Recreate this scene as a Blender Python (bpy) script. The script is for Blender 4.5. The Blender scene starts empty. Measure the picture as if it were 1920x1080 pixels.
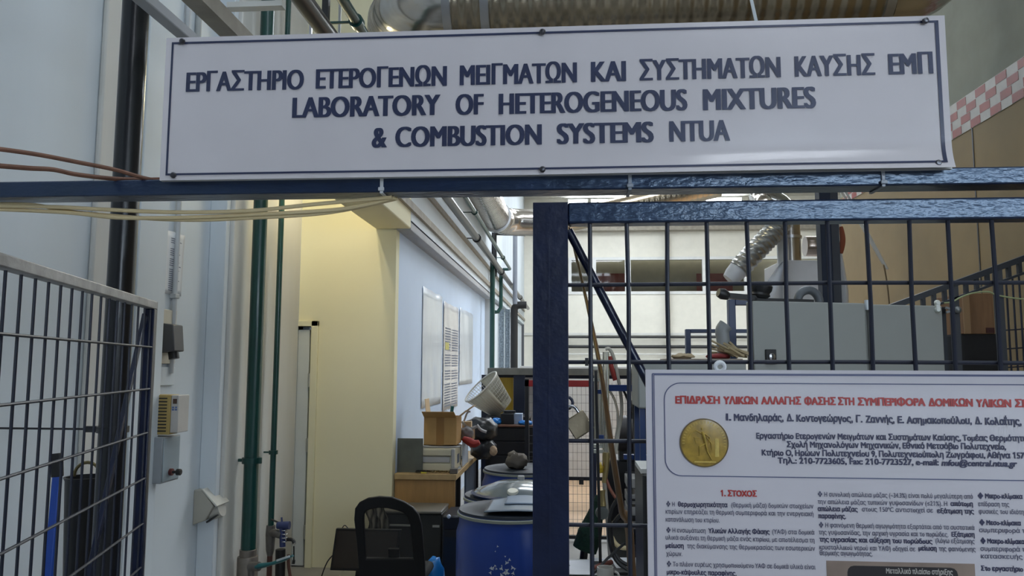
import bpy, bmesh, math, random
from mathutils import Vector, Matrix, Euler
from mathutils import geometry as mg
random.seed(7)
SC = bpy.context.scene
COL = SC.collection
R = math.radians
# ------------------------------------------------------------------ camera
FPX = 1450.0                      # focal length in pixels of the 1920 wide frame
EYE = Vector((0, 0, 1.75))
PITCH = math.atan(147 / math.hypot(FPX, 110))
YAW = math.atan(110 * math.cos(PITCH) / FPX)
ROLL = R(0.2)
CR = Matrix.Rotation(YAW, 3, 'Z') @ Matrix.Rotation(R(90) + PITCH, 3, 'X') @ Matrix.Rotation(ROLL, 3, 'Z')
cam = bpy.data.cameras.new('camera'); cam.sensor_width = 36; cam.lens = 36 * FPX / 1920; cam.clip_start = .05
camo = bpy.data.objects.new('camera', cam); COL.objects.link(camo)
camo.matrix_world = Matrix.Translation(EYE) @ CR.to_4x4()
SC.camera = camo
# ------------------------------------------------------------------ world, exposure
SC.view_settings.view_transform = 'Standard'; SC.view_settings.look = 'None'
SC.view_settings.exposure = 0.08; SC.view_settings.gamma = 1; SC.view_settings.use_curve_mapping = False
W = bpy.data.worlds.new('world'); SC.world = W; W.use_nodes = True
W.node_tree.nodes['Background'].inputs[0].default_value = (.66, .74, .86, 1)
W.node_tree.nodes['Background'].inputs[1].default_value = .12
SC.cycles.use_denoising = True
SC.cycles.max_bounces = 8; SC.cycles.diffuse_bounces = 4; SC.cycles.transparent_max_bounces = 16
SC.cycles.caustics_reflective = False; SC.cycles.caustics_refractive = False
SC.cycles.sample_clamp_indirect = 4
SKYLIGHT = 14.0                    # radiance of the skylight panes
PANES = 3.8                       # radiance of the window panes behind the camera
LOWPANES = 11.5                   # the lower row of window panes behind the camera
SKYNEAR = 5.0                     # the skylights over the fence
TUBE = 82.0                       # radiance of the fluorescent tubes

def ray(px, py): return CR @ Vector(((px - 960) / FPX, -(py - 540) / FPX, -1))
def at(px, py, Y): d = ray(px, py); return EYE + d * (Y / d.y)
def at_x(px, py, X): d = ray(px, py); return EYE + d * (X / d.x)
def at_z(px, py, Z): d = ray(px, py); return EYE + d * ((Z - EYE.z) / d.z)

# ------------------------------------------------------------------ materials
def lin(c): return tuple(((v / 255) / 12.92 if v / 255 <= .04045 else ((v / 255 + .055) / 1.055) ** 2.4) for v in c)
def mat(name, col, rough=.5, metal=0., var=.06, vscale=6., bump=0., bscale=40., coat=0., spec=.5, emit=None, estr=0., alpha=None, trans=0., tint=None, stretch=None, dirt=None, bdist=.01):
    m = bpy.data.materials.new(name); m.use_nodes = True
    nt = m.node_tree; p = nt.nodes['Principled BSDF']
    c = lin(col) if max(col) > 1.001 else col
    tc = nt.nodes.new('ShaderNodeTexCoord'); mp = nt.nodes.new('ShaderNodeMapping')
    if stretch: mp.inputs['Scale'].default_value = stretch
    nt.links.new(tc.outputs['Object'], mp.inputs[0])
    nz = nt.nodes.new('ShaderNodeTexNoise'); nz.inputs['Scale'].default_value = vscale; nz.inputs['Detail'].default_value = 5
    nt.links.new(mp.outputs[0], nz.inputs[0])
    rp = nt.nodes.new('ShaderNodeValToRGB')
    rp.color_ramp.elements[0].position = .3; rp.color_ramp.elements[1].position = .7
    rp.color_ramp.elements[0].color = tuple(v * (1 - var) for v in (dirt if dirt else c)) + (1,)
    rp.color_ramp.elements[1].color = tuple(min(1, v * (1 + var)) for v in c) + (1,)
    nt.links.new(nz.outputs[0], rp.inputs[0]); nt.links.new(rp.outputs[0], p.inputs['Base Color'])
    p.inputs['Roughness'].default_value = rough; p.inputs['Metallic'].default_value = metal
    p.inputs['Coat Weight'].default_value = coat; p.inputs['Coat Roughness'].default_value = .12
    p.inputs['Specular IOR Level'].default_value = spec
    if tint: p.inputs['Specular Tint'].default_value = tuple(tint) + (1,)
    if trans: p.inputs['Transmission Weight'].default_value = trans
    if alpha is not None: p.inputs['Alpha'].default_value = alpha
    if emit: p.inputs['Emission Color'].default_value = (lin(emit) if max(emit) > 1.001 else emit) + (1,); p.inputs['Emission Strength'].default_value = estr
    if bump:
        n2 = nt.nodes.new('ShaderNodeTexNoise'); n2.inputs['Scale'].default_value = bscale; n2.inputs['Detail'].default_value = 3
        nt.links.new(mp.outputs[0], n2.inputs[0])
        b = nt.nodes.new('ShaderNodeBump'); b.inputs['Strength'].default_value = bump; b.inputs['Distance'].default_value = bdist
        nt.links.new(n2.outputs[0], b.inputs['Height']); nt.links.new(b.outputs[0], p.inputs['Normal'])
        if coat: nt.links.new(b.outputs[0], p.inputs['Coat Normal'])
    return m
def ring_mat(name, col, period, axis='X', **kw):          # corrugated / spiral sheet metal: a banded bump along one axis
    m = mat(name, col, **kw); nt = m.node_tree; p = nt.nodes['Principled BSDF']
    tc = nt.nodes.new('ShaderNodeTexCoord'); wv = nt.nodes.new('ShaderNodeTexWave'); wv.bands_direction = axis
    wv.inputs['Scale'].default_value = 2 * math.pi / period / 20; wv.inputs['Distortion'].default_value = .6
    b = nt.nodes.new('ShaderNodeBump'); b.inputs['Strength'].default_value = .5; b.inputs['Distance'].default_value = .01
    nt.links.new(tc.outputs['Object'], wv.inputs[0]); nt.links.new(wv.outputs[1], b.inputs['Height']); nt.links.new(b.outputs[0], p.inputs['Normal'])
    return m
def stripe_mat(name, ca, cb, scale, axis='X', rough=.8):
    m = mat(name, ca, rough); nt = m.node_tree; p = nt.nodes['Principled BSDF']
    tc = nt.nodes.new('ShaderNodeTexCoord'); wv = nt.nodes.new('ShaderNodeTexWave'); wv.bands_direction = axis
    wv.inputs['Scale'].default_value = scale; wv.inputs['Distortion'].default_value = 3
    rp = nt.nodes.new('ShaderNodeValToRGB'); rp.color_ramp.elements[0].color = lin(ca) + (1,); rp.color_ramp.elements[1].color = lin(cb) + (1,)
    nt.links.new(tc.outputs['Object'], wv.inputs[0]); nt.links.new(wv.outputs[1], rp.inputs[0]); nt.links.new(rp.outputs[0], p.inputs['Base Color'])
    return m

# ------------------------------------------------------------------ mesh builder
class B:
    def __init__(s): s.bm = bmesh.new()
    def box(s, x0, x1, y0, y1, z0, z1, M=None):
        vs = [s.bm.verts.new((x, y, z)) for x in (x0, x1) for y in (y0, y1) for z in (z0, z1)]
        if M: 
            for v in vs: v.co = M @ v.co
        for f in ((0,1,3,2),(4,6,7,5),(0,4,5,1),(2,3,7,6),(0,2,6,4),(1,5,7,3)): s.bm.faces.new([vs[i] for i in f])
        return s
    def cbox(s, c, sz, rot=None):
        M = Matrix.Translation(Vector(c))
        if rot is not None: M = M @ (rot.to_4x4() if isinstance(rot, Matrix) else Euler(rot).to_matrix().to_4x4())
        a, b, d = (v / 2 for v in sz)
        return s.box(-a, a, -b, b, -d, d, M)
    def beam(s, p, q, w, h, up=(0,0,1)):                  # rectangular bar from p to q
        p, q = Vector(p), Vector(q); d = (q - p).normalized(); u = Vector(up)
        sd = d.cross(u); sd = sd.normalized() if sd.length > 1e-5 else Vector((1,0,0)); u = sd.cross(d)
        r = []
        for c in (p, q): r.append([s.bm.verts.new(c + sd * a * w / 2 + u * b * h / 2) for a, b in ((-1,-1),(1,-1),(1,1),(-1,1))])
        for i in range(4): s.bm.faces.new((r[0][i], r[0][(i+1)%4], r[1][(i+1)%4], r[1][i]))
        s.bm.faces.new(r[0][::-1]); s.bm.faces.new(r[1]); return s
    def tube(s, pts, r, n=10, cap=True, flat=1., closed=False):
        pts = [Vector(p) for p in pts]; rs = r if isinstance(r, (list, tuple)) else [r] * len(pts)
        rings = []; N = len(pts); prev = None
        for i, p in enumerate(pts):
            if closed: d = pts[(i+1) % N] - pts[i-1]
            else: d = (pts[min(i+1, N-1)] - pts[max(i-1, 0)])
            d = d.normalized() if d.length > 1e-9 else Vector((0,0,1))
            if prev is None:
                u = d.cross(Vector((0,0,1)) if abs(d.z) < .9 else Vector((1,0,0))).normalized()
            else:
                u = prev - d * prev.dot(d); u = u.normalized() if u.length > 1e-6 else d.orthogonal().normalized()
            prev = u; v = d.cross(u)
            rings.append([s.bm.verts.new(p + (u * math.cos(2*math.pi*k/n) + v * math.sin(2*math.pi*k/n) * flat) * rs[i]) for k in range(n)])
        m = N if closed else N - 1
        for i in range(m):
            a, b = rings[i], rings[(i+1) % N]
            for k in range(n): s.bm.faces.new((a[k], a[(k+1)%n], b[(k+1)%n], b[k]))
        if cap and not closed: s.bm.faces.new(rings[0][::-1]); s.bm.faces.new(rings[-1])
        return s
    def cyl(s, p, q, r, r2=None, n=20): return s.tube([p, q], [r, r if r2 is None else r2], n)
    def lathe(s, prof, c, n=28, axis=None, cap=True):    # prof: list of (radius, height) about c
        c = Vector(c); M = axis.to_3x3() if axis is not None else Matrix.Identity(3); rings = []
        for r, h in prof:
            rings.append([s.bm.verts.new(c + M @ Vector((r*math.cos(2*math.pi*k/n), r*math.sin(2*math.pi*k/n), h))) for k in range(n)])
        for a, b in zip(rings, rings[1:]):
            for k in range(n): s.bm.faces.new((a[k], a[(k+1)%n], b[(k+1)%n], b[k]))
        if cap: s.bm.faces.new(rings[0][::-1]); s.bm.faces.new(rings[-1])
        return s
    def prism(s, pts, ext):                               # planar polygon extruded by the vector ext
        e = Vector(ext); a = [s.bm.verts.new(Vector(p)) for p in pts]; b = [s.bm.verts.new(Vector(p) + e) for p in pts]; n = len(pts)
        s.bm.faces.new(a[::-1]); s.bm.faces.new(b)
        for i in range(n): s.bm.faces.new((a[i], a[(i+1)%n], b[(i+1)%n], b[i]))
        return s
    def ring_prism(s, outer, inner, ext):                 # frame between two loops with the same point count
        e = Vector(ext); L = [[s.bm.verts.new(Vector(p) + o) for p in l] for l in (outer, inner) for o in (Vector(), e)]
        n = len(outer)
        for i in range(n):
            j = (i+1) % n
            for a, b in ((0,1),(1,3),(3,2),(2,0)): s.bm.faces.new((L[a][i], L[a][j], L[b][j], L[b][i]))
        return s
    def ball(s, c, r, sx=1, sy=1, sz=1, seg=16, jit=0.):
        M = Matrix.Translation(Vector(c)) @ Matrix.Diagonal((r*sx, r*sy, r*sz, 1))
        d = bmesh.ops.create_uvsphere(s.bm, u_segments=seg, v_segments=max(6, seg*2//3), radius=1, matrix=M)
        if jit:
            for v in d['verts']: v.co += Vector((random.uniform(-1,1), random.uniform(-1,1), random.uniform(-1,1))) * jit
        return s
    def grid(s, f, nu, nv, thick=None):                   # surface f(u,v) -> point
        g = [[s.bm.verts.new(f(i/nu, j/nv)) for j in range(nv+1)] for i in range(nu+1)]
        for i in range(nu):
            for j in range(nv): s.bm.faces.new((g[i][j], g[i+1][j], g[i+1][j+1], g[i][j+1]))
        return s
    def polys(s, polys, f):
        for P in polys: s.bm.faces.new([s.bm.verts.new(f(*p)) for p in P])
        return s
    def make(s, name, m, parent=None, bevel=0., seg=2, smooth=40, solid=0., subd=0):
        bmesh.ops.recalc_face_normals(s.bm, faces=s.bm.faces[:])
        co = [v.co for v in s.bm.verts]
        if parent is None:
            o0 = Vector(((min(c.x for c in co)+max(c.x for c in co))/2, (min(c.y for c in co)+max(c.y for c in co))/2, min(c.z for c in co)))
        else: o0 = parent['_o'] if '_o' in parent else Vector()
        o0 = Vector(o0)
        for v in s.bm.verts: v.co -= o0
        me = bpy.data.meshes.new(name); s.bm.to_mesh(me); s.bm.free()
        me.materials.append(m)
        if smooth:
            for p in me.polygons: p.use_smooth = True
            me.set_sharp_from_angle(angle=R(smooth))
        o = bpy.data.objects.new(name, me); COL.objects.link(o)
        if parent is None: o.location = o0
        else: o.parent = parent
        o['_o'] = tuple(o0)
        if solid: md = o.modifiers.new('solid', 'SOLIDIFY'); md.thickness = solid; md.offset = 0
        if bevel: md = o.modifiers.new('bevel', 'BEVEL'); md.width = bevel; md.segments = seg; md.limit_method = 'ANGLE'; md.angle_limit = R(40)
        if subd: md = o.modifiers.new('sub', 'SUBSURF'); md.levels = subd; md.render_levels = subd
        return o
def thing(name, label, cat, loc, group=None, kind=None):
    o = bpy.data.objects.new(name, None); o.empty_display_size = .1; COL.objects.link(o); o.location = loc
    o['_o'] = tuple(loc); tag(o, label, cat, group, kind); return o
def tag(o, label, cat, group=None, kind=None):
    o['label'] = label; o['category'] = cat
    if group: o['group'] = group
    if kind: o['kind'] = kind
    return o
def struct(o, label=None, cat=None):
    o['kind'] = 'structure'
    if label: o['label'] = label
    if cat: o['category'] = cat
    return o
def copy_thing(o, delta, label=None):
    c = o.copy(); COL.objects.link(c); c.location = Vector(o.location) + Vector(delta)
    if label: c['label'] = label
    for ch in o.children:
        d = ch.copy(); COL.objects.link(d); d.parent = c
        for g in ch.children:
            e = g.copy(); COL.objects.link(e); e.parent = d
    return c
def bez(p0, p1, p2, p3, n=14): return [v for v in mg.interpolate_bezier(Vector(p0), Vector(p1), Vector(p2), Vector(p3), n)]
def chain(pts, n=6):                                       # Catmull-Rom through points
    pts = [Vector(p) for p in pts]; out = []
    for i in range(len(pts)-1):
        a = pts[max(i-1,0)]; b = pts[i]; c = pts[i+1]; d = pts[min(i+2,len(pts)-1)]
        for k in range(n):
            t = k/n; out.append(.5*((2*b)+(c-a)*t+(2*a-5*b+4*c-d)*t*t+(3*b-a-3*c+d)*t**3))
    return out + [pts[-1]]
def arc(c, u, v, r, a0, a1, n=10): return [Vector(c) + (Vector(u)*math.cos(R(a0+(a1-a0)*k/n)) + Vector(v)*math.sin(R(a0+(a1-a0)*k/n)))*r for k in range(n+1)]

# ------------------------------------------------------------------ lettering: glyph outlines -> filled polygons
SAME = str.maketrans('ΑΒΕΖΗΙΚΜΝΟΡΤΥΧο1', 'ABEZHIKMNOPTYXo\U0001D7E3'); GLYPH_CACHE = {}
def glyphs(text, shear=0., space=1.):
    c = bpy.data.curves.new('letters', 'FONT'); c.body = text.translate(SAME); c.shear = shear; c.space_word = space
    o = bpy.data.objects.new('letters', c); COL.objects.link(o); bpy.context.view_layer.update()
    cu = o.to_curve(bpy.context.evaluated_depsgraph_get())
    loops = []
    for sp in cu.splines:
        P = []
        if sp.type == 'BEZIER':
            bp = sp.bezier_points; n = len(bp)
            for i in range(n):
                a, b = bp[i], bp[(i+1) % n]
                straight = (a.handle_right - a.co).cross(b.co - a.co).length < 1e-5 and (b.handle_left - b.co).cross(b.co - a.co).length < 1e-5
                P += [a.co.copy()] if straight else mg.interpolate_bezier(a.co, a.handle_right, b.handle_left, b.co, 6)[:-1]
        else: P = [Vector(p.co[:3]) for p in sp.points]
        Q = []
        for p in P:
            p = Vector((p.x, p.y))
            if not Q or (p - Q[-1]).length > 1e-4: Q.append(p)
        if len(Q) > 2 and (Q[0] - Q[-1]).length < 1e-4: Q.pop()
        if len(Q) > 2: loops.append(Q)
    o.to_curve_clear(); bpy.data.objects.remove(o); bpy.data.curves.remove(c)
    loops.sort(key=lambda L: min(p.x for p in L)); groups = []
    for L in loops:                                        # loops that share a span of x belong to one glyph
        a, e = min(p.x for p in L), max(p.x for p in L)
        if groups and a < groups[-1][1] - 1e-3: groups[-1][0].append(L); groups[-1][1] = max(groups[-1][1], e)
        else: groups.append([[L], e])
    tris = []
    for ls, _ in groups:
        o = Vector((min(p.x for l in ls for p in l), 0))
        key = tuple(sorted((len(l), round(sum(p.x - o.x for p in l), 1), round(sum(p.y for p in l), 1)) for l in ls))
        if key not in GLYPH_CACHE:
            V = []; E = []
            for l in ls:
                n = len(V); V += [p - o for p in l]; E += [(n + i, n + (i + 1) % len(l)) for i in range(len(l))]
            vo, _e, fo, *_r = mg.delaunay_2d_cdt(V, E, [], 0, 1e-6)
            keep = []
            for f in fo:
                c = sum((vo[i] for i in f), Vector((0, 0))) / len(f); wn = 0
                for i, j in E:
                    p, q = V[i], V[j]
                    if (p.y > c.y) != (q.y > c.y) and c.x < (q.x - p.x) * (c.y - p.y) / (q.y - p.y) + p.x: wn += 1 if q.y > p.y else -1
                if wn: keep.append([(vo[i].x, vo[i].y) for i in f])
            GLYPH_CACHE[key] = keep
        tris += [[(x + o.x, y) for x, y in t] for t in GLYPH_CACHE[key]]
    return tris
def put_text(b, text, u0, u1, base, cap, f, shear=0., offx=0., offy=0., capref=.72):
    """fit text between u0 and u1, baseline at `base`, capital height `cap`; f(u,w) gives the point on the sheet"""
    T0 = glyphs(text, shear); T = []
    if not T0: return
    nx = max(1, round(offx / .012)); ny = 1 if offy < .008 else 2
    for i in range(nx + 1 if offx else 1):
        for j in range(ny if offy else 1):                  # strokes widened by overlapping shifted copies
            dx = offx * (2*i/nx - 1) if offx else 0; dy = offy * (2*j/(ny-1) - 1) if ny > 1 else 0
            T += [[(x + dx, y + dy, 4e-5*len(T)/len(T0)) for x, y in t] for t in T0]
    x0 = min(p[0] for t in T for p in t); x1 = max(p[0] for t in T for p in t)
    k = (u1 - u0) / (x1 - x0); ks = cap / capref
    for t in T: b.polys([[(u0 + (p[0] - x0) * k, base + p[1] * ks) for p in t]], lambda u, w: f(u, w) - Vector((0, t[0][2], 0)))

# ================================================================== THE SETTING
XL, XB, XC, YC, YE, YF, ZC = -2.44, -1.43, -1.56, 6.8, 14.1, 24.0, 7.0
XR, YR = 3.0, 8.7
m_white = mat('white_wall_paint', (.66, .715, .76), .75, var=.04, vscale=2.5, stretch=(1, 1, .25))
m_beige = mat('beige_grey_paint', (.68, .67, .63), .75, var=.07, vscale=3, stretch=(1, 1, .2))
m_cream = mat('cream_wall_paint', (.86, .80, .56), .8, var=.02, vscale=1.5)
m_blue_wall = mat('sky_tinted_wall_paint', (.60, .71, .88), .6, var=.04, vscale=1.2)  # white wall with the cool skylight tint put into its base colour
m_far = mat('far_wall_paint', (.80, .77, .68), .8, var=.03)
m_floor = mat('grey_concrete_floor', (.30, .29, .27), .55, var=.16, vscale=2.2, bump=.1)
m_mat = mat('tan_floor_coating', (.62, .42, .26), .5, var=.08)
m_ceil = mat('pale_ceiling', (.62, .60, .54), .85)
m_brown = mat('brown_timber', (.33, .30, .25), .7, var=.15, vscale=10)
m_grey = mat('shaded_edge_grey', (.42, .43, .45), .7)  # grey carries the shade under the overhanging edge
m_tan = mat('tan_fibreboard', (.27, .195, .095), .75, var=.06, vscale=4)
m_green_grey = mat('green_grey_plaster', (.27, .28, .23), .85, var=.08, vscale=5)
m_glow = mat('bright_sky_pane', (.8, .85, .9), .4, emit=(.86, .93, 1.0), estr=SKYLIGHT)
m_glow2 = mat('soft_sky_pane', (.8, .85, .9), .4, emit=(.80, .90, 1.0), estr=SKYNEAR)
m_pane = mat('bright_window_pane', (.8, .85, .9), .4, emit=(.86, .91, 1.0), estr=PANES)
m_pane2 = mat('bright_lower_pane', (.8, .85, .9), .4, emit=(.72, .85, 1.0), estr=LOWPANES)
m_alu = mat('pale_window_frame', (.72, .72, .70), .4)
m_glass = mat('clear_glass', (1., 1., 1.), .03, var=0, trans=1., spec=.5)
m_olive = mat('olive_room_wall', (.42, .42, .32), .8)
m_redboard = mat('dark_red_board', (.36, .10, .08), .7, var=.1)

struct(B().box(XL-.1, 9, -4, YF+1, -.12, 0).make('floor', m_floor))
struct(B().box(-1.3, 6, 8.3, 13.5, 0, .006).make('floor_coating', m_mat))
c = B()
c.box(XL-.1, 9, -4, YF+1, ZC, ZC+.15)
struct(c.make('ceiling', m_ceil))
struct(B().box(XL-.12, XL, -4, YC+.3, 0, ZC).make('wall_left', m_white))
struct(B().box(XB, 9, YF, YF+.12, 0, 3.97).box(XB, 9, YF, YF+.12, 5.13, ZC).box(XB, at(1066,500,YF).x, YF, YF+.12, 3.97, 5.13).make('wall_far', m_far))
struct(B().box(9, 9.12, YR, YF+.1, 0, ZC).make('wall_right_far', m_far))
# the enclosed room on the left: cream end wall with a doorway, pale blue flank, white wall above it
dl, dr = at(530, 612, YC).x, at(588, 612, YC).x
dz = at(560, 612, YC).z
w = B().box(XL, dl-.62, YC, YC+.12, 0, 5.2).box(dl-.62, dr, YC, YC+.12, dz, 5.2).box(dr, XC, YC, YC+.12, 0, 5.2)
struct(w.make('wall_front', m_cream))
struct(B().box(XC-.12, XC, YC+.12, YE, 0, 2.98).make('wall_side', m_blue_wall))
struct(B().box(XB-.12, XB, YC, YF, 3.04, ZC).make('wall_upper', m_white))
struct(B().box(XB-.2, XB-.08, YE, YF, 0, 3.0).make('wall_beyond', m_white))
struct(B().box(-1.75, XB, 5.55, YC, 2.98, 3.3).make('trim_1', m_cream, bevel=.01))
struct(B().box(XB-.16, XB, YC, YE, 2.97, 3.06).box(XB-.05, XB, 2.4, 5.55, 2.98, 3.02).make('trim_2', m_grey, bevel=.004))
struct(B().box(XB-.05, XB+.03, 2.0, YF, 3.14, 3.21).make('trim_3', m_brown))
struct(B().box(XB-.02, XB+.025, YC, YF, 3.43, 3.49).make('trim_4', m_brown))
struct(B().box(XC-.02, XC+.12, YE-.02, YE+.28, 0, 3.05).make('trim_5', m_beige))                       # post at the end of the blue wall
struct(B().box(at(425,7,4.0).x, at(512,7,4.0).x+.05, 4.0, 4.06, at(470,12,4.0).z, at(470,2,4.0).z).make('trim_6', m_beige))                               # cross bar overhead
struct(B().box(XB, 9, YF-.35, YF, 5.92, 6.25).make('trim_7', m_brown))                                  # brown beam under the far clerestory
struct(B().box(XB, 9, YF-.05, YF, 2.70, 2.78).make('trim_8', m_beige))
# pilaster with the green pipes, and flat ribs of the left wall
p = B().box(XL, -2.3, 5.09, 6.41, 0, 5.6)
struct(p.make('trim_9', m_beige, bevel=.008))
struct(B().box(XL, -2.325, 5.02, 5.085, 0, 5.6).make('trim_10', m_white, bevel=.006))
struct(B().box(XL, -2.35, 4.02, 4.32, 0, at_x(300, 22, -2.36).z).make('trim_11', m_white, bevel=.006))
struct(B().box(XL, -2.41, 3.72, 3.95, 0, 5.6).make('trim_12', m_beige, bevel=.01))
# doorway
d = struct(B().box(dr-.012, dr+.05, YC-.03, YC+.13, 0, dz+.05).box(dl-.66, dr+.05, YC-.03, YC+.13, dz, dz+.05).make('door_1', m_cream, bevel=.004))
m_leaf = mat('pale_grey_door_leaf', (.66, .68, .66), .45, var=.02)
m_dark = mat('near_black_plastic', (.014, .014, .016), .4)
m_steel = mat('steel', (.55, .55, .56), .3, 1.)
lf = B().box(dl-.60, dr-.035, YC+.005, YC+.05, .01, dz-.03).make('door_leaf', m_leaf, d, bevel=.003)
for zz in (1.62, 1.05, .3):
    B().cyl((dr-.022, YC-.012, zz-.06), (dr-.022, YC-.012, zz+.06), .011, n=12).make('door_hinge', mat('hinge_steel', (.5, .49, .44), .4, .7), d)
B().box(dl-.58, dl-.56, YC+.004, YC+.02, .9, 1.1).make('door_handle', m_steel, d)
struct(B().box(XL, XC-.12, YC+1.3, YC+1.4, 0, 3).make('wall_inner', m_cream))

# far gallery windows: frame, panes and the rooms behind them
zb0, zb1 = 3.97, 5.13
struct(B().box(at(1066,500,YF).x, 9, YF+1.2, YF+1.3, 3.6, 5.6).make('wall_gallery', m_olive))
struct(B().box(at(1066,500,YF).x, 9, YF+.13, YF+1.19, 3.8, 3.9).make('floor_gallery', m_olive))
mull = [1066, 1112, 1177, 1322, 1400, 1470, 1560]
n = 1
for a, b in zip(mull, mull[1:]):
    xa, xb = at(a,500,YF).x, at(b,500,YF).x; t = .09
    fr = B().ring_prism([(xa,YF-.03,zb0),(xb,YF-.03,zb0),(xb,YF-.03,zb1),(xa,YF-.03,zb1)], [(xa+t,YF-.03,zb0+t),(xb-t,YF-.03,zb0+t),(xb-t,YF-.03,zb1-t),(xa+t,YF-.03,zb1-t)], (0,.14,0))
    if b - a > 120: fr.box((xa+xb)/2-.03, (xa+xb)/2+.03, YF-.02, YF+.1, zb0, zb1)
    fo = struct(fr.make(f'window_{n}', m_alu)); n += 1
    B().box(xa+t, xb-t, YF+.04, YF+.05, zb0+t, zb1-t).make('window_pane', m_glass, fo)
gl_ = tag(B().box(at(1066,500,YF).x+.3, 8.5, YF+.95, YF+1.195, 5.3, 5.4).make('gallery_fill', mat('gallery_fill_glow', (.9,.9,.85), .4, emit=(1.,.97,.85), estr=1.3)), 'added fill light strip inside the gallery behind the far windows', 'lamp')  # added glowing strip that brightens the gallery behind the glass
for a, b in ((1112, 1172), (1306, 1374)):
    q = at(a, 513, YF+.9); r = at(b, 549, YF+.9)
    tag(B().box(q.x, r.x, YF+.9, YF+.95, 3.905, q.z).make('notice_board', m_redboard), 'dark red board behind the gallery window ' + ('at the left end' if a < 1200 else 'beside the flexible duct'), 'board', 'red boards in the gallery')
# clerestory at the top of the far wall
for k, (a, b) in enumerate(((1064, 1103), (1107, 1172), (1177, 1215), (1252, 1282), (1322, 1392))):
    xa, xb = at(a, 370, YF-.06).x, at(b, 370, YF-.06).x
    fo = struct(B().ring_prism([(xa,YF-.08,6.55),(xb,YF-.08,6.55),(xb,YF-.08,6.98),(xa,YF-.08,6.98)], [(xa+.03,YF-.08,6.58),(xb-.03,YF-.08,6.58),(xb-.03,YF-.08,6.95),(xa+.03,YF-.08,6.95)], (0,.08,0)).make(f'window_{n}', m_alu)); n += 1
    B().box(xa+.03, xb-.03, YF-.05, YF-.04, 6.58, 6.95).make('window_pane', m_glow, fo)
# skylights in the ceiling
for (x0, x1, y0, y1) in ((.3, 2.2, 19.2, 21.6), (3.2, 8, 16.5, 18), (-.6, 2.6, 13.6, 15), (3.2, 8, 12.5, 14), (-.6, 2.6, 9.6, 11), (-1.6, 2.4, 3.6, 4.8), (-1.6, 2.4, -.6, .6)):
    fo = struct(B().ring_prism([(x0,y0,ZC-.06),(x1,y0,ZC-.06),(x1,y1,ZC-.06),(x0,y1,ZC-.06)], [(x0+.05,y0+.05,ZC-.06),(x1-.05,y0+.05,ZC-.06),(x1-.05,y1-.05,ZC-.06),(x0+.05,y1-.05,ZC-.06)], (0,0,.06)).make(f'window_{n}', m_alu)); n += 1
    B().box(x0+.05, x1-.05, y0+.05, y1-.05, ZC-.05, ZC-.03).make('window_pane', m_glow if y0 > 6 else m_glow2, fo)
# tall window wall behind the photographer
for (z0, z1, nz) in ((2.2, 3.42, 2), (5.0, 6.7, 3)):
    x0, x1 = 1.2, 7.6; fo = B()
    for k in range(13): xx = x0 + (x1-x0)*k/12; fo.box(xx-.035, xx+.035, -4.0, -3.92, z0, z1)
    for k in range(nz+1): zz = z0 + (z1-z0)*k/nz; fo.box(x0-.03, x1+.03, -4.0, -3.92, zz-.035, zz+.035)
    fo = struct(fo.make(f'window_{n}', m_alu)); n += 1
    B().box(x0, x1, -4.02, -4.0, z0, z1).make('window_pane', m_pane2 if z0 < 3 else m_pane, fo)

# right side: tan board partition below, green-grey wall above
struct(B().box(XR, XR+.1, .5, YR, 0, 3.62).make('wall_right', m_tan))
struct(B().box(XR-.004, XR, 5.86, 5.875, 0, 3.62).make('trim_13', m_dark))
struct(B().box(XR, XR+.1, -4, YR, 3.62, ZC).make('wall_right_upper', m_green_grey))
m_tape_w = mat('white_tape', (.46, .43, .39), .5, var=.08, vscale=15)
m_tape_r = mat('red_tape', (.27, .03, .016), .5, var=.12, vscale=15)
tp = tag(B().box(XR-.0045, XR-.0015, 3.0, 8.6, 3.53, 3.80).make('warning_tape', m_tape_w), 'red and white checked tape along the top of the tan partition', 'tape')
bk = B(); bt = B()
for k in range(41):
    for r_ in range(4):
        y0 = 3.0 + k*.137 + (.05 if r_ > 1 else 0); z0 = 3.53 + r_*.067
        if (k + r_) % 2 == 0: bk.box(XR-.006, XR-.0045, y0, min(y0+.137, 8.6), z0+.003, z0+.064)
bk.make('red_check', m_tape_r, tp, smooth=0)

# fluorescent fitting over the doorway corner (hidden behind the sign from the front)
m_tube = mat('fluorescent_tube', (.9, .9, .8), .4, emit=(1.0, .88, .58), estr=TUBE)
fx = thing('fluorescent_fitting', 'twin tube fluorescent fitting above the cream corner', 'lamp', (-1.95, 5.75, 3.75))
B().box(-2.06, -1.78, 5.3, 6.2, 3.77, 3.83).make('housing', m_alu, fx, bevel=.005)
for xx in (-1.99, -1.85): B().cyl((xx, 5.32, 3.74), (xx, 6.18, 3.74), .016, n=12).make('tube', m_tube, fx)
B().box(-1.93, -1.91, 5.4, 5.42, 3.83, ZC).box(-1.93, -1.91, 6.1, 6.12, 3.83, ZC).make('hanger_rod', m_steel, fx)

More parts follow.
